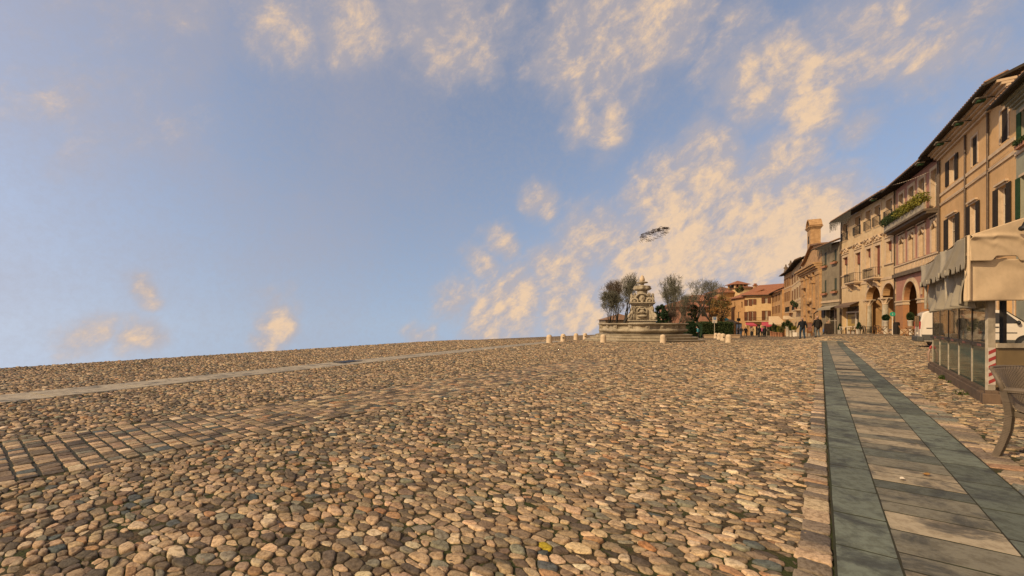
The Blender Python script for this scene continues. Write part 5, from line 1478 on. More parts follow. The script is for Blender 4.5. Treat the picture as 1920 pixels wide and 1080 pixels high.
# ================================================================== POTS AND PLANTS
def pot_plant(label, px, Y, py_top, wpx, py_pot, mat, potm, seed, shape='ball', name='potted_plant', group=None):
    q = spot(px, Y); t = thing(name, label, 'potted plant', q, 0, group); s_ = Y / F; w = wpx * s_ / 2; zp = hgt(py_pot, px, Y); H_ = hgt(py_top, px, Y)
    MB().lathe([(w * .68, -.03), (w * .72, .03), (w * .92, zp - .06), (w * 1.0, zp - .05), (w * 1.0, zp), (w * .85, zp), (w * .8, zp - .08)], 16).build('pot', potm, t, True)
    if shape == 'cone':
        r = np.random.default_rng(seed); n = 700; z = r.random(n) ** 1.3; a = r.uniform(0, 2 * PI, n); rr_ = w * 1.15 * (1 - z) ** .6 * r.uniform(.8, 1, n)
        P_ = np.stack([rr_ * np.cos(a), rr_ * np.sin(a), zp + z * (H_ - zp)], 1)
        MB().lathe([(w * .7, zp - .05), (w * .8, zp + .2 * (H_ - zp)), (w * .4, zp + .75 * (H_ - zp)), (.02, zp + .92 * (H_ - zp))], 12).build('stem', M['leaf_dark'], t)
    elif shape == 'ball':
        P_ = blob_pts((0, 0, (zp + H_) / 2), (w * 1.1, w * 1.1, (H_ - zp) / 2), 800, seed, .7)
        MB().ball((0, 0, (zp + H_) / 2), (w * .85, w * .85, (H_ - zp) * .42), 12, 8).build('stem', M['leaf_dark'], t)
    else:
        P_ = blob_pts((0, 0, zp + (H_ - zp) * .5), (w * 1.3, w * 1.3, (H_ - zp) * .55), 420, seed, .2)
        MB().tube([(0, 0, zp - .1), (0, 0, zp + (H_ - zp) * .6)], .03, 6).build('stem', M['bark'], t)
    leaf_cloud('foliage', mat, P_, .055 * max(1, Y / 45), t, seed)
G_ = 'white pots of clipped box in front of the cream palazzo'
pot_plant('white pot with small clipped box left of the shop front of the cream palazzo', 1575, 50, 607, 6, 618, M['leaf_dark'], M['white_paint'], 1, 'cone', group=G_)
pot_plant('white pot with clipped box cone right of the shop front of the cream palazzo', 1610.5, 48, 604.5, 8, 616.5, M['leaf_dark'], M['white_paint'], 2, 'cone', group=G_)
pot_plant('tall white pot with clipped ball between the column and the green sign', 1661, 41.5, 590, 9.5, 601.5, M['leaf_dark'], M['white_paint'], 3, 'ball', group=G_)
pot_plant('white pot with round green bush under the tall arch of the dark pink palazzo', 1707, 37.5, 586, 9, 601, M['leaf_green'], M['white_paint'], 4, 'ball', group=G_)
kinds = [('leaf_olive', 'olive leaved'), ('leaf_green', 'green'), ('leaf_yellow', 'yellow leaved')]
pl = [(1446, 80, 612, 5, 621, 1, 'terracotta', 'pot of green leaves under the large off white awning'), (1450.5, 76, 606, 5, 622, 0, 'terracotta', 'tall olive plant in a clay pot under the edge of the off white awning'), (1455, 73, 609, 6, 623, 1, 'terracotta', 'broad leafy plant in a clay pot beside the tall olive plant'),
      (1460.5, 70, 611, 5, 623, 2, 'terracotta', 'yellow leaved plant in a clay pot before the low ochre house'), (1465.5, 67, 613, 6, 624, 0, 'terracotta', 'low spreading olive plant before the urn house'), (1469, 74, 604, 5, 618, 1, 'terracotta', 'tall green plant beside the door of the urn house'),
      (1477, 70, 600, 7, 613, 1, 'white_paint', 'bushy plant in a white tub under the small off white awning'), (1483, 66, 605, 6, 620, 1, 'white_paint', 'green plant in a square white tub left of the man in navy'), (1489, 64, 612, 6, 619, 2, 'white_paint', 'low yellow plant in a white tub left of the man in navy')]
for i, (px, Y, pt, w_, pp, k, pm, lb) in enumerate(pl): pot_plant(lb, px, Y, pt, w_, pp, M[kinds[k][0]], M[pm], 20 + i, 'bush', group='potted plants before the small houses')
# bin and steps by the arches
q = spot(1681, 38); t = thing('litter_bin', 'dark slatted litter bin beside the green information sign', 'bin', q); s_ = 38 / F; h = hgt(604, 1681, 38)
b = MB(); 
for k in range(14): a = 2 * PI * k / 14; b.beam((4.2 * s_ * math.cos(a), 4.2 * s_ * math.sin(a), .08), (4.2 * s_ * math.cos(a), 4.2 * s_ * math.sin(a), h - .1), .07, .03)
b.build('slats', M['steel_dark'], t); MB().lathe([(3.9 * s_, .05), (3.9 * s_, h - .12)], 14).build('body', M['iron'], t); MB().lathe([(4.4 * s_, h - .10), (4.5 * s_, h - .04), (3 * s_, h)], 14).build('lid', M['iron'], t)
q = spot(1666.5, 42); t = thing('stone_steps', 'short flight of pale stone steps into the right hand arch of the cream palazzo', 'steps', (q.x, q.y, q.z), FC.root.rotation_euler.z)
for k in range(3): MB().box(-1.3 + .1 * k, 1.3 - .1 * k, -.5 + .3 * k, 1.4, (.001 if k else -.2) + .16 * k, .16 * (k + 1)).build('step', M['trim'], t)

# ================================================================== CAFE FURNITURE
def chair(label, p, rz, m1, m2, high=.85, group='cafe chairs before the arches', style=0):
    t = thing('cafe_chair', label, 'chair', p, rz, group); w = .21
    if style == 0:
        MB().box(-w, w, -w, w, .43, .46).build('seat', m1, t, mods=[bevel(.01)])
        for sx in (-1, 1):
            MB().beam((sx * (w - .02), -w + .02, 0), (sx * (w - .02), -w + .02, .428), .035, .035).build('leg', m2, t)
            MB().beam((sx * (w - .02), w + .04, 0), (sx * (w - .02), w - .02, .5), .035, .035).build('leg', m2, t)
        b = MB()
        for sx in (-1, 1): b.beam((sx * (w - .02), w - .02, .46), (sx * (w - .02), w + .05, high), .035, .035)
        for z in (.6, .72, .83): b.beam((-w + .03, w + .02 + (z - .6) * .1, z), (w - .03, w + .02 + (z - .6) * .1, z), .02, .06)
        b.build('backrest', m1, t)
    else:
        b = MB()
        for k in range(5): b.box(-w, w, -w + k * .085, -w + k * .085 + .07, .43, .45)
        b.build('seat', m1, t)
        for sx in (-1, 1):
            MB().beam((sx * w, -w, 0), (sx * w, w * .9, .5), .03, .04).build('leg', m2, t); MB().beam((sx * (w - .04), w + .05, 0), (sx * (w - .04), -w, .43), .03, .04).build('leg', m2, t)
        b = MB()
        for sx in (-1, 1): b.beam((sx * w, w * .9, .45), (sx * w, w + .12, high), .03, .04)
        for z in (.62, .72, .82): b.beam((-w, w + (z - .45) * .2, z), (w, w + (z - .45) * .2, z), .02, .07)
        b.build('backrest', m1, t)
    return t
def table(label, p, rz, m1, m2, group='cafe tables before the arches', w=.34, style=0):
    t = thing('cafe_table', label, 'table', p, rz, group)
    MB().box(-w, w, -w, w, .71, .745).build('table_top', m1, t, mods=[bevel(.008)])
    if style == 0:
        for sx in (-1, 1):
            for sy in (-1, 1): MB().beam((sx * (w - .05), sy * (w - .05), 0), (sx * (w - .05), sy * (w - .05), .708), .04, .04).build('leg', m2, t)
    else:
        for sx in (-1, 1):
            MB().beam((sx * (w - .04), -w + .02, 0), (sx * (w - .04), w - .02, .70), .03, .04).build('leg', m2, t); MB().beam((sx * (w - .08), w - .02, 0), (sx * (w - .08), -w + .02, .70), .03, .04).build('leg', m2, t)
    return t
wp, wd, wo, ir = M['white_paint'], M['wood_dark'], M['wood'], M['iron']
furn = [(0, 'white chair at the left end of the row before the shop front', 1581, 47, wp, ir, .3, 0), (1, 'white table with dark legs before the left part of the shop front', 1586, 46.4, wp, ir, .2, 0), (0, 'white chair with dark legs left of the middle of the shop front', 1590.5, 47.2, wp, wd, 2.6, 0),
        (1, 'reddish wooden table before the middle of the shop front', 1595, 46.2, wo, wo, .1, 0), (0, 'white chair right of the reddish wooden table', 1599.5, 46.8, wp, ir, -.4, 0), (0, 'white high backed chair nearest the right white box pot', 1604, 46, wp, wp, .5, 0),
        (0, 'dark chair standing before the left column of the arches', 1619, 44, wd, ir, .2, 0), (0, 'dark chair right of the left column', 1625, 43.5, wd, ir, 1.2, 0), (1, 'dark table between the two columns', 1633, 41.2, wd, ir, .2, 0),
        (0, 'dark chair left of the seated place at the second column', 1641, 41.8, wd, ir, -1.2, 0), (0, 'light wooden folding chair in front of the second column', 1648.5, 41, wo, wo, .6, 1), (1, 'light wooden folding table right of the second column', 1653, 40.4, wo, wo, .4, 1),
        (0, 'orange wooden folding chair left of the folding table by the pink palazzo', 1695, 36.4, wo, wo, .9, 1), (1, 'orange wooden folding table behind the rear of the white van', 1702, 35.5, wo, wo, .3, 1), (0, 'orange wooden folding chair half hidden by the rear of the white van', 1709, 35, wo, wo, -.8, 1)]
for (k, lb, px, Y, m1, m2, rz, st) in furn:
    q = spot(px, Y); (table if k else chair)(lb, q, rz, m1, m2, style=st)
# standing board and poster stand
q = spot(1553.5, 42); s_ = 42 / F
t = thing('menu_board', 'wide dark standing board on four legs right of the two walking men', 'board', q, -.15)
h0, h1 = hgt(625.5, 1553, 42), hgt(606.5, 1553, 42)
MB().prism([(-8.3 * s_, h0), (8.0 * s_, h0), (7.2 * s_, h1 - .06), (6.4 * s_, h1), (-6.6 * s_, h1), (-7.6 * s_, h1 - .08)], -.05, .0).build('panel', M['wood_dark'], t)
for sx in (-7.3, -3.6, 3.6, 7.6): MB().beam((sx * s_, -.02 + .2 * (abs(sx) > 5), -.01), (sx * s_, -.025, h0 + .3), .06, .06).build('leg', M['black'], t)
q = spot(1546, 42.6); t = thing('blue_bag', 'bright blue bag propped at the left edge of the dark board', 'bag', q)
MB().ball((0, 0, .36), (.14, .11, .30), 12, 8).build('body', M['blue'], t, True, mods=[]); MB().tube([(-.06, 0, .62), (-.05, 0, .78), (.05, 0, .78), (.06, 0, .62)], .012, 6).build('handle', M['blue'], t)
q = spot(1518, 44); t = thing('poster_stand', 'wooden poster stand with a red and grey poster behind the two men', 'poster stand', q, .1); s_ = 44 / F
h1 = hgt(604, 1518, 44)
for sx in (-5.0, 5.0): MB().beam((sx * s_, 0, 0), (sx * s_, 0, h1), .06, .06, 0, (0, 1, 0)).build('post', M['wood'], t)
b = MB().box(-4.5 * s_, 4.5 * s_, -.03, .03, .35, h1 - .03).build('frame', M['wood'], t)
MB().box(-4.0 * s_, 4.0 * s_, -.038, -.032, .55, h1 - .12).build('poster', stone_mat('poster', (.40, .28, .2), (.30, .07, .05), scale=2.5, stain=.5), b)
b = MB(); b.box(-1.2, 1.6, .3, .9, 0, .42); b.build('planter', M['white_paint'], t)
# ================================================================== PEOPLE
def person(label, p, head=0.0, h=1.75, top='navy', legs='denim', hair='hair_dark', shoes='black', stride=.18, arms=((.06, .0), (.06, .0)), coat=0.0, bulk=1.0, vox=.012, bald=False, bend=0.0, skirt=False, hands=True):
    t = thing('person', label, 'person', p, head); k = h / 1.75
    V3 = lambda x, y, z: Vector((x * k, (y + bend * max(0, z - .9)) * k, z * k))
    W = .17 * bulk
    hipL, hipR = V3(-.095, 0, .90), V3(.095, 0, .90)
    fL, fR = V3(-.10, stride, .09), V3(.10, -stride, .11 if stride > .05 else .09)
    kL = (hipL + fL) / 2 + V3(0, .06, 0); kR = (hipR + fR) / 2 + V3(0, .05, 0)
    sL, sR = V3(-.19 * bulk, 0, 1.42), V3(.19 * bulk, 0, 1.42)
    A = []
    for sg, s0, (sw, out) in ((-1, sL, arms[0]), (1, sR, arms[1])):
        e = s0 + V3(sg * (.07 + out * .6), sw * .5 - .03, -.28); hnd = e + V3(sg * (out * .5), sw + .04, -.24); A.append((s0, e, hnd))
    hd = V3(0, .02, 1.635)
    def arms_(b, r, upto=1.0):
        for (s0, e, hn) in A: b.cap(s0, e, .056 * r, .045 * r); b.cap(e, e + (hn - e) * upto, .044 * r, .034 * r)
    # body
    b = MB(); kk = k
    b.cap(V3(0, 0, .95), V3(0, 0, 1.33), .13 * kk * bulk, .14 * kk * bulk); b.cap(sL, sR, .075 * kk, .075 * kk); b.cap(V3(0, 0, 1.42), V3(0, .01, 1.56), .06 * kk, .052 * kk)
    b.ball(hd, (.074 * kk, .095 * kk, .115 * kk), 14, 10); b.ball(hd + V3(0, .085, -.07) - V3(0, 0, 0), (.05 * kk, .04 * kk, .045 * kk), 8, 6)
    b.ball(hd + Vector((0, .100, -.012)) * kk, (.016 * kk, .022 * kk, .03 * kk), 8, 6)
    for sg in (-1, 1): b.ball(hd + Vector((sg * .076, .0, -.005)) * kk, (.014 * kk, .025 * kk, .033 * kk), 8, 6)
    arms_(b, kk)
    b.cap(hipL, kL, .085 * kk, .058 * kk); b.cap(kL, fL, .056 * kk, .036 * kk); b.cap(hipR, kR, .085 * kk, .058 * kk); b.cap(kR, fR, .056 * kk, .036 * kk)
    if hands:
        for sg, (s0, e, hn) in zip((-1, 1), A):
            d = (hn - e).normalized(); f_ = Vector((0, 1, 0)); f_ = (f_ - d * f_.dot(d)).normalized(); inn = Vector((-sg, 0, 0))
            pc = hn + d * .045 * kk
            for j in range(4):
                o_ = f_ * (.027 - .018 * j) * kk; L_ = (.062, .07, .066, .052)[j] * kk
                b.cap(hn + o_ * .6, hn + d * .09 * kk + o_, .016 * kk, .012 * kk, 6)
                q = hn + d * .09 * kk + o_; q2 = q + (d * .85 + inn * .35) * L_ * .55; q3 = q2 + (d * .5 + inn * .8).normalized() * L_ * .5
                b.cap(q, q2, .0105 * kk, .0095 * kk, 6); b.cap(q2, q3, .0095 * kk, .008 * kk, 6)
            b.cap(hn + f_ * .02 * kk, hn + (d * .05 + f_ * .05 + inn * .01) * kk, .013 * kk, .011 * kk, 6); b.cap(hn + (d * .05 + f_ * .05 + inn * .01) * kk, hn + (d * .085 + f_ * .052 + inn * .025) * kk, .011 * kk, .009 * kk, 6)
    b.build('body', M['skin'], t, True, mods=[remesh(vox * k * .75), smoothm(2)])
    # eyes
    b = MB()
    for sg in (-1, 1): b.ball(hd + Vector((sg * .03, .088, .01)) * kk, .011 * kk, 6, 5)
    b.build('eyes', M['black'], t)
    # hair
    b = MB()
    if bald: b.ball(hd + Vector((0, -.02, -.005)) * kk, (.079 * kk, .088 * kk, .07 * kk), 12, 8)
    else: b.ball(hd + Vector((0, -.018, .032)) * kk, (.082 * kk, .098 * kk, .098 * kk), 12, 8); b.ball(hd + Vector((0, -.045, -.03)) * kk, (.074 * kk, .07 * kk, .075 * kk), 10, 8)
    b.build('hair', M[hair], t, True, mods=[remesh(.014 * k), smoothm(2)])
    # jacket
    b = MB(); zb_ = .86 - coat
    b.cap(V3(0, 0, zb_ + .12), V3(0, .0, 1.30), W * kk * .98, W * kk * 1.02); b.cap(sL + V3(.02, 0, -.02), sR + V3(-.02, 0, -.02), .088 * kk, .088 * kk); b.cap(V3(0, 0, 1.36), V3(0, .0, 1.49), .09 * kk, .075 * kk)
    b.cap(V3(-.06, .0, zb_ + .16), V3(-.07, 0, 1.25), .13 * kk * bulk, .14 * kk * bulk); b.cap(V3(.06, .0, zb_ + .16), V3(.07, 0, 1.25), .13 * kk * bulk, .14 * kk * bulk)
    arms_(b, kk * 1.32, .93)
    b.build('jacket', M[top], t, True, mods=[remesh(vox * k), smoothm(3)])
    b = MB()
    if skirt: b.cap(V3(0, 0, .62), V3(0, 0, .95), .22 * kk, .15 * kk)
    b.cap(hipL, kL, .105 * kk, .078 * kk); b.cap(kL, fL + (kL - fL) * .06, .076 * kk, .060 * kk); b.cap(hipR, kR, .105 * kk, .078 * kk); b.cap(kR, fR + (kR - fR) * .06, .076 * kk, .060 * kk); b.cap(V3(-.07, 0, .93), V3(.07, 0, .93), .12 * kk, .12 * kk)
    b.build('trousers', M[legs], t, True, mods=[remesh(vox * k), smoothm(3)])
    for f_ in (fL, fR):
        b = MB(); b.cap(f_ + Vector((0, -.05, -.04)) * kk, f_ + Vector((0, .14, -.05)) * kk, .045 * kk, .038 * kk); b.cap(f_, f_ + Vector((0, -.01, -.04)) * kk, .05 * kk, .05 * kk); b.build('shoe', M[shoes], t, True)
    return t
Ym = 35.6
person('man in a dark navy jacket and blue jeans walking away, left of the pair', spot(1504.5, Ym), -.25, 1.85, 'navy', 'denim', 'hair_grey', stride=.16, arms=((.10, .03), (-.10, .0)), vox=.011, bald=True)
person('stout man in a long brown coat and pale jeans walking away, right of the pair', spot(1533, 35.4), .1, 1.82, 'olive_coat', 'denim_pale', 'hair_grey', stride=.05, arms=((.05, .10), (.05, .10)), coat=.10, bulk=1.22, vox=.011, bald=True)
far = [('woman in black coat standing before the crimson awnings, left of the pink one', 1423.5, 62, 1.66, 'cloth_black', 'cloth_black', 'hair_dark', .3, .03), ('woman in a pink top between the two figures in black', 1429, 66, 1.7, 'cloth_pink', 'cloth_black', 'hair_dark', -.4, .03),
       ('figure in a long black coat right of the pink woman', 1434, 61.5, 1.62, 'cloth_black', 'cloth_black', 'hair_dark', .2, .03), ('figure in a dark jacket right of the two by the parasol, near the shop doors', 1398, 72, 1.7, 'navy', 'cloth_black', 'hair_dark', 2.8, .1),
       ('figure in black walking near the parasol end of the hedge', 1390, 72, 1.72, 'cloth_black', 'denim', 'hair_dark', 2.0, .15), ('small dark figure under the brown parasol', 1383.5, 78, 1.65, 'cloth_black', 'cloth_black', 'hair_dark', 1.2, .05),
       ('figure in a tan top at the shop door of the yellow house', 1410.5, 74, 1.75, 'cloth_tan', 'cloth_black', 'hair_dark', 3.0, .05), ('bending figure in teal at the foot of the hedge', 1310.5, 47.5, 1.35, 'cloth_teal', 'cloth_black', 'hair_dark', 1.4, .12)]
for i, (lb, px, Y, h, tp_, lg, hr, rz, st) in enumerate(far):
    person(lb, spot(px, Y), rz, h, tp_, lg, hr, stride=st, vox=.02, bend=.35 if i == 7 else 0, coat=.2 if i in (0, 2) else 0, arms=((.08, .05), (.0, .05)))
person('person standing behind the dark board with only the head showing', spot(1553, 42.9), PI, 1.45, 'cloth_tan', 'denim', 'hair_grey', stride=.02, vox=.02)

# ================================================================== CANVAS PAVILION
K0 = Vector((6.95, 6.35)); dv = Vector((.639, .769)); rv = Vector((.769, -.639))      # canvas corner, side direction, to the right
G0 = Vector((7.53, 6.55))                                                           # glass corner post
pv = thing('pavilion', 'canvas topped glass pavilion with steel posts and red and white tape at its corner', 'pavilion', (G0.x, G0.y, 0), math.atan2(dv.y, dv.x))
# local x = back along the glass side, local -y = to the right (inside), z up
FRX = Vector((1, -.03)).normalized()                                                # the front faces the photographer
def L2(x, y): # world offset -> local
    o_ = Vector((x - G0.x, y - G0.y)); return o_.dot(dv), o_.dot(Vector((-dv.y, dv.x)))
LEN = 6.55
MB().box(-.12, LEN, -.10, .10, -.05, .17).build('base', M['rust'], pv, mods=[bevel(.015)])
MB().box(-.10, LEN - .02, -.07, .07, .172, .215).build('sill', M['rust'], pv)
sp_ = LEN / 5.12
for i in range(6):
    x = .02 + i * sp_
    if i: MB().box(x - .022, x + .022, -.018, .018, .216, .875).build('lower_post', M['steel'], pv); MB().box(x - .018, x + .018, -.014, .014, .945, 1.9).build('upper_post', M['steel_dark'], pv)
MB().box(.09, LEN - .05, -.05, .05, .88, .94).build('rail', M['steel_dark'], pv)
for i in range(5):
    x0, x1 = .06 + i * sp_, (i + 1) * sp_ - .02
    MB().box(x0 if i else .10, x1, -.006, .006, .218, .878).build('lower_pane', M['glass_green'], pv); MB().box(x0 if i else .10, x1, -.006, .006, .942, 1.85).build('upper_pane', M['glass_clear'], pv)
    b = MB(); xm = x0 + .25
    for k in range(3): b.box(xm + k * .11, xm + k * .11 + .045, .052, .054, .892, .928)
    b.build('warning_tape', M['tape_dull'], pv)
# corner post, square to the front
fl = math.atan2(FRX.y, FRX.x) - math.atan2(dv.y, dv.x)
cp = MB().box(-.055, .055, -.022, .022, .0, 2.3).build('corner_post', M['steel'], pv); cp.rotation_euler = (0, 0, fl)
b = MB().box(-.0555, .0555, -.0255, -.0225, .30, .885).build('warning_tape', M['tape_white'], pv); b.rotation_euler = (0, 0, fl)
for k in range(5):
    z = .31 + k * .115
    q = MB(); q.poly([(-.055, -.0275, z), (.055, -.0275, z + .05), (.055, -.0275, z + .105), (-.055, -.0275, z + .055)]); o_ = q.build('warning_stripe', M['tape_red'], b)
MB().box(-.07, .12, -.08, .08, -.05, .2).build('post_foot', M['rust'], pv).rotation_euler = (0, 0, fl)
# front side: rail, vinyl panel, dark inner post
fr = MB(); fr.box(.06, 3.2, -.045, .045, .88, .95); o_ = fr.build('front_rail', M['steel'], pv); o_.rotation_euler = (0, 0, fl)
o_ = MB().box(.06, 3.2, -.012, .012, .26, .875).build('front_panel', M['vinyl'], pv); o_.rotation_euler = (0, 0, fl)
o_ = MB().box(.06, 3.2, -.05, .05, -.05, .19).build('front_base', M['rust'], pv); o_.rotation_euler = (0, 0, fl)
o_ = MB().box(1.02, 1.08, .74, .80, .0, 2.4).build('inner_post', M['steel_dark'], pv); o_.rotation_euler = (0, 0, fl)

# --- canvas
def sheet(name, mat, fn, nu, nv, parent, thick=.006):
    V = np.array([fn(i / nu, j / nv) for j in range(nv + 1) for i in range(nu + 1)], float)
    L = [(j * (nu + 1) + i, j * (nu + 1) + i + 1, (j + 1) * (nu + 1) + i + 1, (j + 1) * (nu + 1) + i) for j in range(nv) for i in range(nu)]
    o = fast_mesh(name, V, np.array(L), 4, mat, parent=parent)
    if thick: o.modifiers.new('Solidify', 'SOLIDIFY').thickness = thick
    return o
def loc3(P2, z): a, b_ = L2(P2.x, P2.y); return (a, b_, z)
gs = lambda x, c, w: math.exp(-((x - c) / w) ** 2)
EV, VAL, BOT = 2.60, 2.225, 1.60
FW = 3.4
def front_lower(u, v):
    z = BOT + (VAL + .02 - BOT) * v
    fold = .018 * math.sin(9 * u + 3 * v) * (1 - .3 * v) + .03 * gs(u - .5 * (1 - v), .18, .05) * v + .012 * math.sin(23 * u - 6 * v) * (1 - v) + .03 * gs(u + .35 * (v - 1), .25, .04) * v
    P2 = K0 + FRX * (FW * u) + Vector((0, -1)) * (-.02 + fold)
    if u < .03: P2 += Vector((.02, .05)) * (1 - u / .03)
    return loc3(P2, z + .012 * math.sin(5 * u) * (1 - v))
sheet('front_curtain', M['canvas'], front_lower, 90, 26, pv)
def front_upper(u, v):
    lift = .075 * (1 / (1 + math.exp(-(u - .105) * 260)) - 1 / (1 + math.exp(-(u - .215) * 260)))
    zb_ = VAL - .015 + lift
    zt_ = EV + .33 * FW * u
    zt_ = min(zt_, EV + .33 * FW * .5 - .33 * FW * (u - .5)) if u > .5 else zt_
    z = zb_ + (zt_ - zb_) * v
    fold = .020 * math.sin(7 * u + 2) * (1 - v) + .028 * gs(v + 1.9 * u, .92, .07) * (1 - .5 * u) + .02 * gs(v + 4.5 * u, .95, .09) * max(0, 1 - 3 * u)
    P2 = K0 + FRX * (FW * u) + Vector((0, -1)) * (.03 + fold)
    return loc3(P2, z)
sheet('front_valance', M['canvas'], front_upper, 200, 30, pv)
BAY = [1.62, 2.35]
x0 = 0.0
sd = Vector((.62, .785)).normalized()
out = Vector((-sd.y, sd.x))
for bi, ln in enumerate(BAY):
    def curtain(u, v, x0=x0, ln=ln, bi=bi):
        z = BOT - .03 + (EV - .25 - BOT) * v
        zz = z - .05 * math.sin(PI * u) * (1 - v) - .04 * math.sin(9 * u + bi) * (1 - v)
        amp = .075 * (1 - v) + .02
        fold = amp * math.sin(15 * u + 2.2 * bi + 1.6 * (1 - v)) + .035 * math.sin(33 * u + 3 * v) * (1 - v * .6)
        gather = 1 - .10 * (1 - v) * math.sin(PI * min(1, v + .3))
        P2 = K0 + sd * (x0 + ln * (.02 + .96 * (.5 + (u - .5) * gather))) + out * (-.05 + fold)
        return loc3(P2, zz)
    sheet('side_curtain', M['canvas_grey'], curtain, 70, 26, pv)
    def flap(u, v, x0=x0, ln=ln, bi=bi):
        sag = .13 * math.sin(PI * u) ** .8
        zt_ = EV - .02 - .035 * math.sin(PI * u); zb_ = VAL - .02 - sag * .5
        k = 10; ph = (u * k) % 1
        sc = .10 if (.06 < ph < .80) else .0
        z = zb_ + (zt_ - zb_) * max(0, (v - .16) / .84) - (sc if v < .16 else 0) * (1 - v / .16 if v < .16 else 0)
        fold = .10 * math.sin(PI * u) * (1 - v) + .05 * gs(u - .25 * (1 - v), .12, .06) + .05 * gs(u - .4 * (1 - v), .22, .06) + .06 * gs(u + .3 * (1 - v), 1.0, .06)
        P2 = K0 + sd * (x0 + ln * u) + out * (.02 + fold)
        return loc3(P2, z)
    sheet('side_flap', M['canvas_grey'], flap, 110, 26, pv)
    MB().tube([loc3(K0 + sd * (x0 + ln - .04) + out * .0, 1.6), loc3(K0 + sd * (x0 + ln - .04), EV)], .025, 8).build('canopy_pole', M['steel'], pv)
    x0 += ln
TOT = x0
def roof_l(u, v):
    ridge = EV + .33 * FW * .5
    P2 = K0 + sd * (TOT * u) + FRX * (FW * .5 * v) + Vector((.01, .02))
    return loc3(P2, EV + (ridge - EV) * v - .03 * math.sin(PI * v) + .012 * math.sin(14 * u))
sheet('roof_canvas', M['canvas'], roof_l, 40, 20, pv)
def roof_r(u, v):
    ridge = EV + .33 * FW * .5
    P2 = K0 + sd * (TOT * u) + FRX * (FW * (.5 + .5 * v)) + Vector((.01, .02))
    return loc3(P2, ridge - (ridge - EV) * v - .03 * math.sin(PI * v))
sheet('roof_canvas', M['canvas'], roof_r, 40, 20, pv)
MB().tube([loc3(K0 + Vector((.0, -.02)), BOT + .02), loc3(K0 + Vector((0, -.02)), EV)], .02, 8).build('canopy_pole', M['canvas'], pv)
# clamp hanging at the gable near the frame edge
q = at(1917, 428, 6.2); t = thing('clamp_lamp', 'small dark clip lamp on the front canvas at the right edge of the photo', 'lamp', q)
MB().ball((0, 0, 0), (.03, .05, .04), 10, 8).build('head', M['black'], t, True); MB().tube([(0, 0, .03), (.03, 0, .09), (.08, .02, .1)], .012, 6).build('bracket', M['iron'], t)

# bent tube with a red tip beyond the far end of the glass
q0 = spot(1752, 11.6, .02)
t = thing('bent_rail', 'bent pinkish metal tube with a red tip at the far end of the glass side', 'rail', q0)
P_ = [(.10, 0, .78), (.02, 0, .74), (-.10, 0, .60), (-.17, 0, .42), (-.16, 0, .24), (-.07, 0, .08), (.05, 0, -.02)]
MB().tube(P_, .022, 10).build('tube', plain_mat('rail_pink', (.36, .22, .15), .5), t, True); MB().tube([(-.085, 0, .622), (-.10, 0, .60), (-.125, 0, .54)], .026, 8).build('red_tip', M['tape_red'], t, True)
# weeds at the foot of the kerb
for i, (px, py, n, lb) in enumerate(((1776, 712, 130, 'larger green weed growing at the foot of the rusty kerb'), (1792, 720, 50, 'thin weed growing at the middle of the rusty kerb'), (1817, 742, 70, 'pale weed growing at the kerb close to the corner post'))):
    q = foot(px, py); t = thing('weed', lb, 'weed', q, 0, 'weeds along the pavilion kerb')
    leaf_cloud('leaves', M['moss'], np.concatenate([blob_pts((random.uniform(-.2, .2), random.uniform(-.08, .08), .04), (.12, .08, .07), n // 4, 300 + i * 7 + k, .1) for k in range(4)]), .022, t, up=.6)

# ================================================================== RATTAN CHAIR
ca = math.radians(18); q = spot(1868, 3.9)
rc = thing('rattan_chair', 'brown woven rattan armchair cut by the right edge, facing the camera', 'armchair', (q.x, q.y, .012), ca)
# local x across the chair (0..0.54), local y negative = forward
prof = []
for i in range(25):                                  # back top -> seat front
    u = i / 24
    if u < .5:
        v = u / .5; prof.append((.03 - .13 * v - .02 * math.sin(PI * v), .815 - .36 * v))
    else:
        v = (u - .5) / .5; prof.append((-.10 - .46 * v, .455 - .03 * math.sin(PI * min(1, v * 1.2)) + (.0 if v < .85 else -.03 * (v - .85) / .15)))
PR = np.array(prof)
# round the junction
for _ in range(3): PR[1:-1] = .25 * PR[:-2] + .5 * PR[1:-1] + .25 * PR[2:]
nu, nv = 200, 260
uu = np.linspace(0, 1, nu + 1); vv = np.linspace(0, 1, nv + 1)
py_ = np.interp(vv * 24, np.arange(25), PR[:, 0]); pz_ = np.interp(vv * 24, np.arange(25), PR[:, 1])
ty = np.gradient(py_); tz = np.gradient(pz_); ln = np.hypot(ty, tz); ny, nz = tz / ln, -ty / ln     # normal
U_, V_ = np.meshgrid(uu, vv)
bow = .055 * np.sin(PI * U_) * np.exp(-((V_ - .28) / .30) ** 2) * -1
width = .54 - .03 * np.sin(PI * np.clip(V_ * 2, 0, 1))
X_ = .27 + (U_ - .5) * width
a_, b_ = U_ * 26, V_ * 60
weave = np.sin(PI * a_) ** 2 * np.where((np.floor(a_) + np.floor(b_)) % 2 == 0, 1, -1) * np.abs(np.sin(PI * b_)) ** .6
disp = .0035 * weave
top = .02 * np.sin(PI * U_) * (V_ < .02)
Vv = np.stack([X_, py_[:, None] - ny[:, None] * disp * 1 - bow * 1.0, pz_[:, None] - nz[:, None] * disp], -1).reshape(-1, 3)
ii, jj = np.meshgrid(np.arange(nu), np.arange(nv)); base = (jj * (nu + 1) + ii).ravel()
Lq = np.stack([base, base + 1, base + nu + 2, base + nu + 1], 1)
o = fast_mesh('seat_shell', Vv, Lq, 4, M['rattan'], parent=rc); o.modifiers.new('Solidify', 'SOLIDIFY').thickness = .012
b = MB(); b.tube([(.0, .035, .818), (.13, .085, .822), (.27, .10, .824), (.41, .085, .822), (.54, .035, .818)], .014, 8); b.build('top_rail', M['rattan'], rc, True)
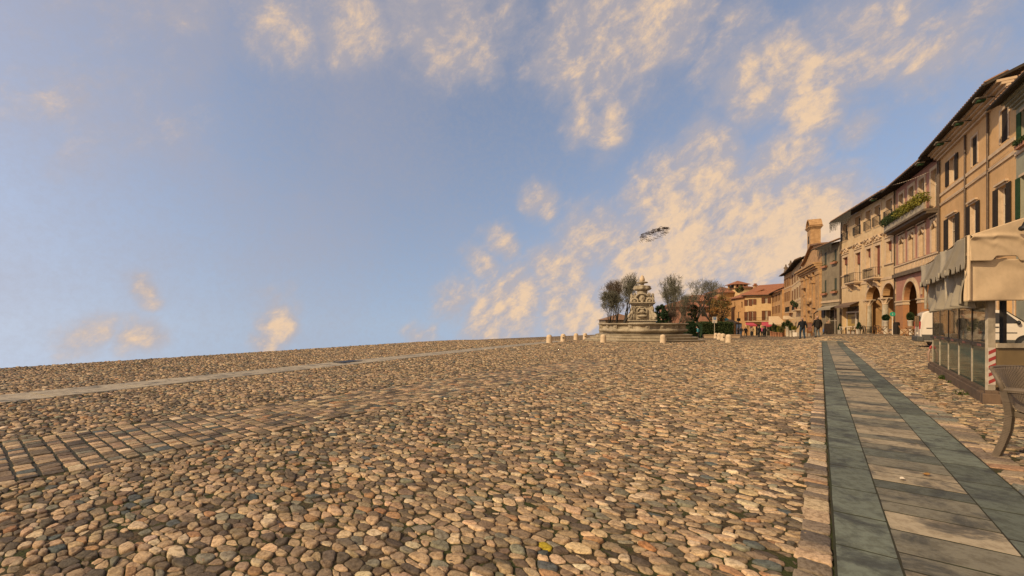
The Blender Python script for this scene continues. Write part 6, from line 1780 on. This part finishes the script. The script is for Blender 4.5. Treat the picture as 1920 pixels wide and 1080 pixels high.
MB().box(.02, .52, -.56, -.535, .385, .43).box(.02, .045, -.534, -.10, .385, .44).box(.495, .52, -.534, -.10, .385, .44).build('apron', M['rattan'], rc, mods=[bevel(.01)])
def ribbed(pts, w0, w1, d, n=46):
    """flat woven leg: stacked wraps along a curve"""
    b = MB(); pts = [Vector(p) for p in pts]
    for i in range(n):
        u = i / (n - 1) * (len(pts) - 1); k = min(int(u), len(pts) - 2); f_ = u - k
        a = pts[k].lerp(pts[k + 1], f_); u2 = min(u + (len(pts) - 1) / n * .78, len(pts) - 1.0001); k2 = min(int(u2), len(pts) - 2); c = pts[k2].lerp(pts[k2 + 1], u2 - k2)
        b.beam(a, c, w0 + (w1 - w0) * i / n, d, 0, (0, 1, 0))
    core = [p for p in pts]
    b.tube(core, [w0 * .44 + (w1 - w0) * .44 * i / (len(core) - 1) for i in range(len(core))], 8)
    return b
for x, sx in ((.0, -1), (.54, 1)):
    bz = lambda t: (x + sx * .012 * (1 - t), 0, 0)
    ribbed([(x, .0, .0), (x + -sx * .010, -.035, .12), (x - sx * .014, -.07, .26), (x - sx * .01, -.085, .40), (x, -.075, .52), (x, -.055, .62)], .052, .062, .05).build('leg', M['rattan'], rc)
    MB().tube([(x, -.055, .60), (x, -.02, .70), (x, .03, .815)], [.022, .020, .014], 8).build('back_stile', M['rattan'], rc, True)
    ribbed([(x, -.575, .0), (x, -.56, .2), (x, -.545, .42), (x, -.53, .60)], .045, .055, .045).build('leg', M['rattan'], rc)
    b = ribbed([(x - sx * .005, -.03, .628), (x + sx * .012, -.2, .636), (x + sx * .016, -.4, .634), (x + sx * .004, -.56, .612)], .05, .05, .022, 40); b.build('armrest', M['rattan'], rc)

# ================================================================== VAN
vx = math.atan2(-.6, .8); Rn = spot(1725, 22.2)
vn = thing('van', 'white panel van with grey lower trim parked behind the glass pavilion', 'van', (Rn.x, Rn.y, Rn.z), vx)
# local x forward, near side at y=0, far side y=+1.72
PF_ = [(.02, .34), (.0, .60), (.0, 1.05), (.03, 1.45), (.10, 1.86), (.30, 1.97), (2.6, 2.0), (3.05, 1.93), (3.72, 1.28), (4.25, 1.12), (4.42, .95), (4.46, .60), (4.42, .34)]
Wv = 1.72
def inset(z): return .02 + max(0, z - 1.05) * .09 + max(0, .5 - z) * .06
def half(mm, y_of, m): pass
b = MB(); n_ = len(PF_)
near = [(x, inset(z), z) for x, z in PF_]; farp = [(x, Wv - inset(z), z) for x, z in PF_]
b.v = near + farp; b.f = [tuple(range(n_)), tuple(reversed(range(n_, 2 * n_)))] + [(i, n_ + i, n_ + (i + 1) % n_, (i + 1) % n_) for i in range(n_)]; b.m = [0] * len(b.f)
b.build('body', M['car_white'], vn, mods=[bevel(.06, 4)])
sidep = lambda pts, off=.012: [(x, inset(z) - off, z) for x, z in pts]
def panel(name, pts, mat, parent=vn, far_=False):
    b = MB(); a = sidep(pts, .004); c = sidep(pts, -.03)
    b.poly(a); k = len(a)
    for i in range(k): b.quad(a[i], c[i], c[(i + 1) % k], a[(i + 1) % k])
    return b.build(name, mat, parent)
panel('cab_window', [(2.62, 1.30), (3.52, 1.30), (3.08, 1.80), (2.66, 1.84)], M['glass_dark'])
panel('side_trim', [(.10, .40), (.55, .40), (.55, .72), (.06, .72)], M['car_grey']); panel('side_trim', [(1.25, .36), (3.35, .36), (3.35, .50), (1.25, .50)], M['car_grey'])
panel('rub_strip', [(.25, 1.04), (.62, 1.04), (.62, 1.08), (.25, 1.08)], M['black']); panel('rub_strip', [(1.0, .82), (3.4, .82), (3.4, .87), (1.0, .87)], M['car_grey'])
dn = panel('door_seam', [(2.52, .52), (2.535, .52), (2.535, 1.85), (2.52, 1.85)], M['black']); panel('door_seam', [(1.35, .55), (1.362, .55), (1.362, 1.86), (1.35, 1.86)], M['black'])
MB().box(2.62, 2.80, .0, .03, 1.10, 1.15).build('door_handle', M['black'], vn); MB().ball((3.42, -.10, 1.34), (.07, .12, .11), 10, 8).build('mirror', M['black'], vn, True)
b = MB(); b.quad((3.09, .20, 1.885), (3.09, Wv - .2, 1.885), (3.70, Wv - .14, 1.31), (3.70, .14, 1.31)); o_ = b.build('windscreen', M['glass_dark'], vn); o_.location = (.03, 0, .03)
for y0 in (.16, .89): MB().box(-.018, .02, y0, y0 + .66, 1.16, 1.72).build('rear_window', M['glass_dark'], vn)
MB().box(-.02, .02, .855, .865, .5, 1.85).build('door_seam', M['black'], vn)
for y0 in (.03, Wv - .10): MB().box(-.022, .03, y0, y0 + .07, 1.02, 1.42).build('tail_light', M['light_red'], vn)
MB().box(-.12, .16, .0, Wv, .34, .62).build('bumper', M['car_grey'], vn, mods=[bevel(.04, 3)])
MB().box(4.30, 4.52, .0, Wv, .34, .60).build('bumper', M['car_grey'], vn, mods=[bevel(.04, 3)])
MB().box(-.024, .0, .7, 1.05, .72, .84).build('number_plate', M['white_paint'], vn)
for x in (.86, 3.72):
    for yy, sg in ((.02, -1), (Wv - .02, 1)):
        tyre = MB().tube([(x, yy + sg * .03, .32), (x, yy + sg * -.19, .32)], .325, 28).build('wheel', M['rubber'], vn, True, mods=[bevel(.03)])
        MB().tube([(x, yy + sg * .036, .32), (x, yy, .32)], .20, 20).build('rim', M['rim'], tyre)
    MB().tube([(x, .012, .36), (x, Wv - .012, .36)], .40, 28).build('wheel_arch', M['black'], vn)

# ================================================================== SMALL THINGS
def flat(name, label, cat, px, py, w, d, mat, rz=0, dz=.03, bars=0, grp=None):
    q = foot(px, py); t = thing(name, label, cat, (q.x, q.y, q.z + dz), rz, grp)
    if bars:
        b = MB()
        for k in range(bars): y = -d / 2 + d * (k + .5) / bars; b.box(-w / 2, w / 2, y - d / bars * .3, y + d / bars * .3, 0, .008)
        b.build('bars', mat, t); MB().box(-w / 2 - .02, w / 2 + .02, -d / 2 - .02, d / 2 + .02, -.012, -.004).build('frame', M['black'], t)
    else: MB().box(-w / 2, w / 2, -d / 2, d / 2, -.01, .004).build('cover', mat, t)
    return t
rzp = math.atan2(N_[1], N_[0])
flat('drain_grate', 'dark iron drain grate across the middle of the slab path', 'grate', 1590, 694.5, .52, .16, M['iron'], rzp, .026, 5)
flat('drain_grate', 'narrow dark drain slot at the far end of the slab path', 'grate', 1583, 650, .9, .2, M['iron'], rzp, .03, 4)
flat('manhole_cover', 'dark manhole cover lying on the pale slab strip', 'manhole cover', 652, 679.5, .8, .5, M['iron'], math.atan2(EA[1], EA[0]), .034)
def leaf(label, px, py, mat, s_, rz):
    q = foot(px, py); b = MB(); n = 10
    ring_ = [(s_ * math.cos(2 * PI * k / n) * (1 + .25 * math.sin(5 * k)), s_ * .6 * math.sin(2 * PI * k / n), .006 + .012 * abs(math.cos(2 * PI * k / n))) for k in range(n)]
    for k in range(n): b.tri((0, 0, .002), ring_[k], ring_[(k + 1) % n])
    o = b.build('fallen_leaf', mat, None); o.location = (q.x, q.y, q.z + .024); o.rotation_euler = (0, 0, rz); tag(o, label, 'leaf')
leaf('dry orange leaf lying on the beige slabs of the path', 1736, 897, M['leaf_orange'], .035, .4)
leaf('white scrap of paper on the slab path left of the orange leaf', 1692, 905.5, M['white_paint'], .028, 1.0)

# floating scrap of dark twigs high over the trees
sq = at(1225, 439, 60); t = thing('twig_tangle', 'dark ragged tangle of twigs floating in the sky above the trees', 'twigs', sq)
rnd = random.Random(9); segs = []
for i in range(300):
    u = rnd.uniform(-1, 1); top_ = rnd.random() < .45
    x = u * 2.0; z = .55 * u + (rnd.uniform(.25, .75) if top_ else rnd.uniform(-.8, .4)) * (1 - .5 * u * u); y = rnd.uniform(-.5, .5)
    a = rnd.uniform(-.3, .9) if top_ else rnd.uniform(-1.2, .6); L_ = rnd.uniform(.2, .6); r = rnd.uniform(.02, .055) if top_ and u > -.2 else rnd.uniform(.012, .03)
    segs.append((x, y, z, x + L_ * math.cos(a), y + rnd.uniform(-.2, .2), z + L_ * math.sin(a) * .6, r, r * .5))
tubes_np(segs, 'twigs', plain_mat('twig_slate', (.10, .085, .085), .9), 4, t)

# light chains hanging from eaves and across the street
def icicles(label, f, x0, x1, z, n, drop, y, seed):
    r = random.Random(seed); segs = [(x0, y, z, x1, y, z, .012, .012)]
    for i in range(n):
        x = x0 + (x1 - x0) * i / n; L_ = drop * r.uniform(.4, 1); segs.append((x, y, z, x, y, z - L_, .010, .010))
        for k in range(int(L_ / .11)):
            segs.append((x - .035, y, z - .08 - k * .11, x + .035, y, z - .1 - k * .11, .028, .028))
    t = thing('light_chain', label, 'string lights', f.root.location, f.root.rotation_euler.z, 'light chains along the eaves'); tubes_np(segs, 'chain', plain_mat('chain', (.10, .085, .055), .6), 4, t)
zt_ = FC.Z(1600, 404); icicles('curtain of small lights under the left eaves of the cream palazzo', FC, -.2, FC.U(1620), zt_, 60, 1.5, -1.28, 1)
icicles('curtain of small lights under the eaves of the narrow grey green house', FG, FG.W * .25, FG.W, FG.Z(1560, 459) - .1, 36, 1.3, -1.12, 2)
def wire(label, a, b_, sag, r=.012, lights=0):
    t = thing('light_string', label, 'string lights', a, 0, 'light strings along the facades'); P_ = []
    for k in range(25): u = k / 24; p = a.lerp(b_, u) - a; P_.append((p.x, p.y, p.z - sag * 4 * u * (1 - u)))
    b = MB().tube(P_, r, 6)
    if lights:
        for k in range(0, 24): b.ball(P_[k], .03, 5, 4, 1)
    b.build('cord', [M['trim'], M['white_paint']], t)
wire('light string crossing the upper windows of the dark pink palazzo', FC.world(FC.W - 1.0, -1.2, FC.Z(1675, 346)), FP.world(FP.W - .3, -.6, FP.Z(1757, 322)), .25, lights=1)
wire('light string looping along the lower facade band of the orange palazzo', FO.world(.3, -.14, FO.Z(1768, 381)), FO.world(FO.W - .4, -.14, FO.Z(1897, 283)), .18)
wire('light string under the planted balcony of the dark pink palazzo', FP.world(.1, -1.06, FP.Z(1684, 416)), FP.world(FP.W - .2, -1.06, FP.Z(1757, 373)), .2)
# floodlights under the eaves of the orange palazzo
for i, (px, py, F_) in enumerate(((1751, 291, FP), (1787, 255, FO), (1827, 210, FO), (1873, 153, FO), (1655, 375, FC))):
    k = F_.U(px + (10 if F_ is FO else 4)); z = (F_.Z(px, py))
    lb = ['floodlight at the right end of the dark pink palazzo eaves', 'leftmost floodlight under the orange palazzo eaves', 'middle floodlight under the orange palazzo eaves', 'rightmost floodlight under the orange palazzo eaves', 'floodlight under the eaves of the cream palazzo'][i]
    zz = FO.Z(1858, 207.3) + .12 if F_ is FO else (F_.Z(1755, 297) if F_ is FP else F_.Z(1640, 379)) - .30
    t = thing('floodlight', lb, 'floodlight', F_.world(max(.3, k), -.95, zz), F_.root.rotation_euler.z, 'floodlights under the eaves')
    b = MB(); b.prism([(-.24, .0), (.24, .07), (.24, .11), (-.24, .06)], -.32, .2); b.build('housing', M['canvas_grey'], t); MB().box(-.16, .16, -.22, .16, -.11, -.01).build('lamp', M['shutter_green'], t); MB().beam((.0, .25, .1), (0, 1.1, .0), .05, .05).build('arm', M['iron'], t)
SKY_TINT = (1.78, 1.52, 1.38)
SKY_HAZE = (3.65, 3.3, 3.6)
CLOUD_DIM, CLOUD_LIT = (4.2, 3.65, 3.6), (7.3, 5.2, 3.4)
# ================================================================== SKY, LIGHT, CAMERA
SUN_EL, SUN_AZ = math.radians(33), None
sh = Vector((-.88, -.475, 0)).normalized()
sdir = Vector((sh.x * math.cos(SUN_EL), sh.y * math.cos(SUN_EL), math.sin(SUN_EL)))
su = bpy.data.lights.new('sun', 'SUN'); su.energy = 3.4; su.angle = math.radians(1.2); su.color = (1.0, .80, .53)
so = bpy.data.objects.new('sun', su); C.objects.link(so); so.rotation_euler = (-sdir).to_track_quat('-Z', 'Y').to_euler()
so.location = (0, 0, 60)

w = bpy.data.worlds.new('World'); SC.world = w; w.use_nodes = True
t = NT(w.node_tree); bg = t.n['Background']
gen = t.node('ShaderNodeTexCoord').outputs['Generated']
sx = t.node('ShaderNodeSeparateXYZ'); t.link(gen, sx.inputs[0])
el = t.math('MAXIMUM', sx.outputs[2], 0.0)
cb = t.node('ShaderNodeCombineXYZ'); t.link(sx.outputs[0], cb.inputs[0]); t.link(sx.outputs[1], cb.inputs[1])
t.link(t.math('MULTIPLY_ADD', el, .62, .24), cb.inputs[2])
vn = t.vmath('NORMALIZE', cb.outputs[0])
sky = t.node('ShaderNodeTexSky', sky_type='NISHITA'); sky.sun_disc = False; sky.sun_elevation = SUN_EL
sky.sun_rotation = math.atan2(sdir.x, sdir.y); sky.air_density = 1.0; sky.dust_density = 2.2; sky.ozone_density = 1.5; sky.altitude = 0
t.link(vn, sky.inputs['Vector'])
skyc = t.mix(1.0, sky.outputs[0], SKY_TINT, 'MULTIPLY')
# clouds: patches of broken cloud by direction, edges torn by noise, streaks rising to the right
sv = t.mapping(t.mapping(gen, rot=(0, math.radians(38), 0)), (.74, 1, 1.15))
warp = t.noise(sv, 4.0, 4, .6, out='Color')
wv = t.vmath('SUBTRACT', warp, (.5, .5, .5)); ws = t.node('ShaderNodeVectorMath', operation='SCALE'); t.link(wv, ws.inputs[0]); ws.inputs['Scale'].default_value = .16
dirw = t.vmath('ADD', gen, ws.outputs[0])
BL = [(60, 70, 230, .34), (200, 60, 200, .34), (150, 250, 200, .16), (520, 60, 70, .60), (660, 52, 66, .75), (340, 15, 70, .42), (830, 50, 95, .85), (900, 100, 50, .75),
      (590, 15, 80, .4), (960, 30, 80, .5), (1070, 110, 75, .85), (1150, 60, 110, .95), (1240, 35, 85, .95), (1420, 160, 62, 1.05), (1475, 115, 60, 1.0), (1530, 185, 45, .95), (1360, 120, 60, .5), (1400, 50, 60, .5),
      (1620, 40, 110, .62), (1770, 70, 85, .66), (1880, 120, 60, .55), (1840, 190, 50, .4), (1085, 222, 36, .85), (1145, 240, 40, .8), (1125, 285, 26, .55), (1620, 218, 36, .7), (1345, 290, 50, .85),
      (1470, 295, 58, .95), (1340, 350, 70, 1.05), (1250, 420, 90, 1.1), (1390, 410, 95, 1.15), (1510, 410, 85, 1.15), (1195, 392, 40, .85), (1105, 460, 70, 1.05), (1300, 490, 115, 1.2), (1440, 490, 100, 1.2),
      (1200, 480, 90, 1.1), (1045, 520, 66, 1.05), (965, 570, 60, 1.05), (1070, 565, 70, .95), (920, 605, 45, .9), (860, 572, 40, .65), (930, 460, 32, .95), (895, 500, 28, .8), (1012, 367, 34, .9), (257, 543, 28, .85), (520, 597, 34, .95),
      (500, 636, 30, .9), (556, 568, 20, .55), (243, 632, 36, .95), (140, 622, 40, .75), (800, 630, 24, .65), (530, 345, 26, .2)]
tot = None
for (px, py, r, wt) in BL:
    d = Vector(((px - 960) / F, 1, (HY - py) / F)); k = d.length; d.normalize()
    rr = r / F / k
    dist = t.vmath('DISTANCE', dirw, tuple(d))
    q = t.ramp(dist, rr * .1, rr * 2.0, wt, 0)
    if tot is None: tot = q
    else:
        mx = t.math('MAXIMUM', tot, q); tot = mx
def cl(v): return t.math('ADD', t.math('MULTIPLY', t.noise(v, 6.5, 12, .64, dist=.25), .66), t.math('MULTIPLY', t.noise(v, 22.0, 9, .68, dist=.3), .34))
nn = cl(sv)
nn2 = cl(t.vmath('ADD', sv, (-.012, 0, .016)))
back = t.ramp(sx.outputs[1], -.1, .2, 1.0, 0)  # unseen bright cloud behind the camera, added to fill the shadows
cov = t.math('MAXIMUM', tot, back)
nz = t.math('SUBTRACT', nn, .5)
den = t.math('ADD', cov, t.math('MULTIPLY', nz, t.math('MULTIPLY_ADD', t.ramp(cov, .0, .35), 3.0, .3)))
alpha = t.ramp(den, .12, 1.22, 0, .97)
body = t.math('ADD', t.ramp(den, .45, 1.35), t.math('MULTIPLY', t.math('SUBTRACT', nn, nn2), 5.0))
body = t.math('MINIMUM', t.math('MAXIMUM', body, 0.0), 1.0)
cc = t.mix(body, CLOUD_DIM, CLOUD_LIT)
n3 = t.noise(gen, 2.2, 5, .6)
left = t.ramp(sx.outputs[0], .1, -.75)
hz = t.math('MULTIPLY', t.ramp(n3, .38, .66, .12, 1), t.math('MULTIPLY_ADD', left, .38, .08))
skyc = t.mix(hz, skyc, SKY_HAZE)
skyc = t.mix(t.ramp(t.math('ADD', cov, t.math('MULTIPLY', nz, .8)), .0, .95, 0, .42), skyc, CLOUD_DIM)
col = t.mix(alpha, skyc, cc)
mot = t.noise(gen, 90, 6, .75)
col = t.mix(t.ramp(mot, .35, .7, 0, .16), col, (3.4, 3.15, 3.2))
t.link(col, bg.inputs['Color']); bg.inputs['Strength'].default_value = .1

cam = bpy.data.cameras.new('camera'); co = bpy.data.objects.new('camera', cam); C.objects.link(co)
cam.sensor_width = 36; cam.lens = 36 * F / 1920; cam.shift_y = (HY - 540) / 1920; cam.clip_start = .05; cam.clip_end = 2000
co.location = (0, 0, EYE); co.rotation_euler = (PI / 2, 0, 0); SC.camera = co
SC.view_settings.view_transform = 'Standard'; SC.view_settings.look = 'None'; SC.view_settings.exposure = 0.26; SC.view_settings.gamma = 1.0
SC.cycles.max_bounces = 6; SC.cycles.diffuse_bounces = 3; SC.cycles.glossy_bounces = 3; SC.cycles.transparent_max_bounces = 16
SC.cycles.use_denoising = True
try: SC.cycles.denoiser = 'OPENIMAGEDENOISE'
except Exception: pass
w.cycles.sampling_method = 'MANUAL'; w.cycles.sample_map_resolution = 512
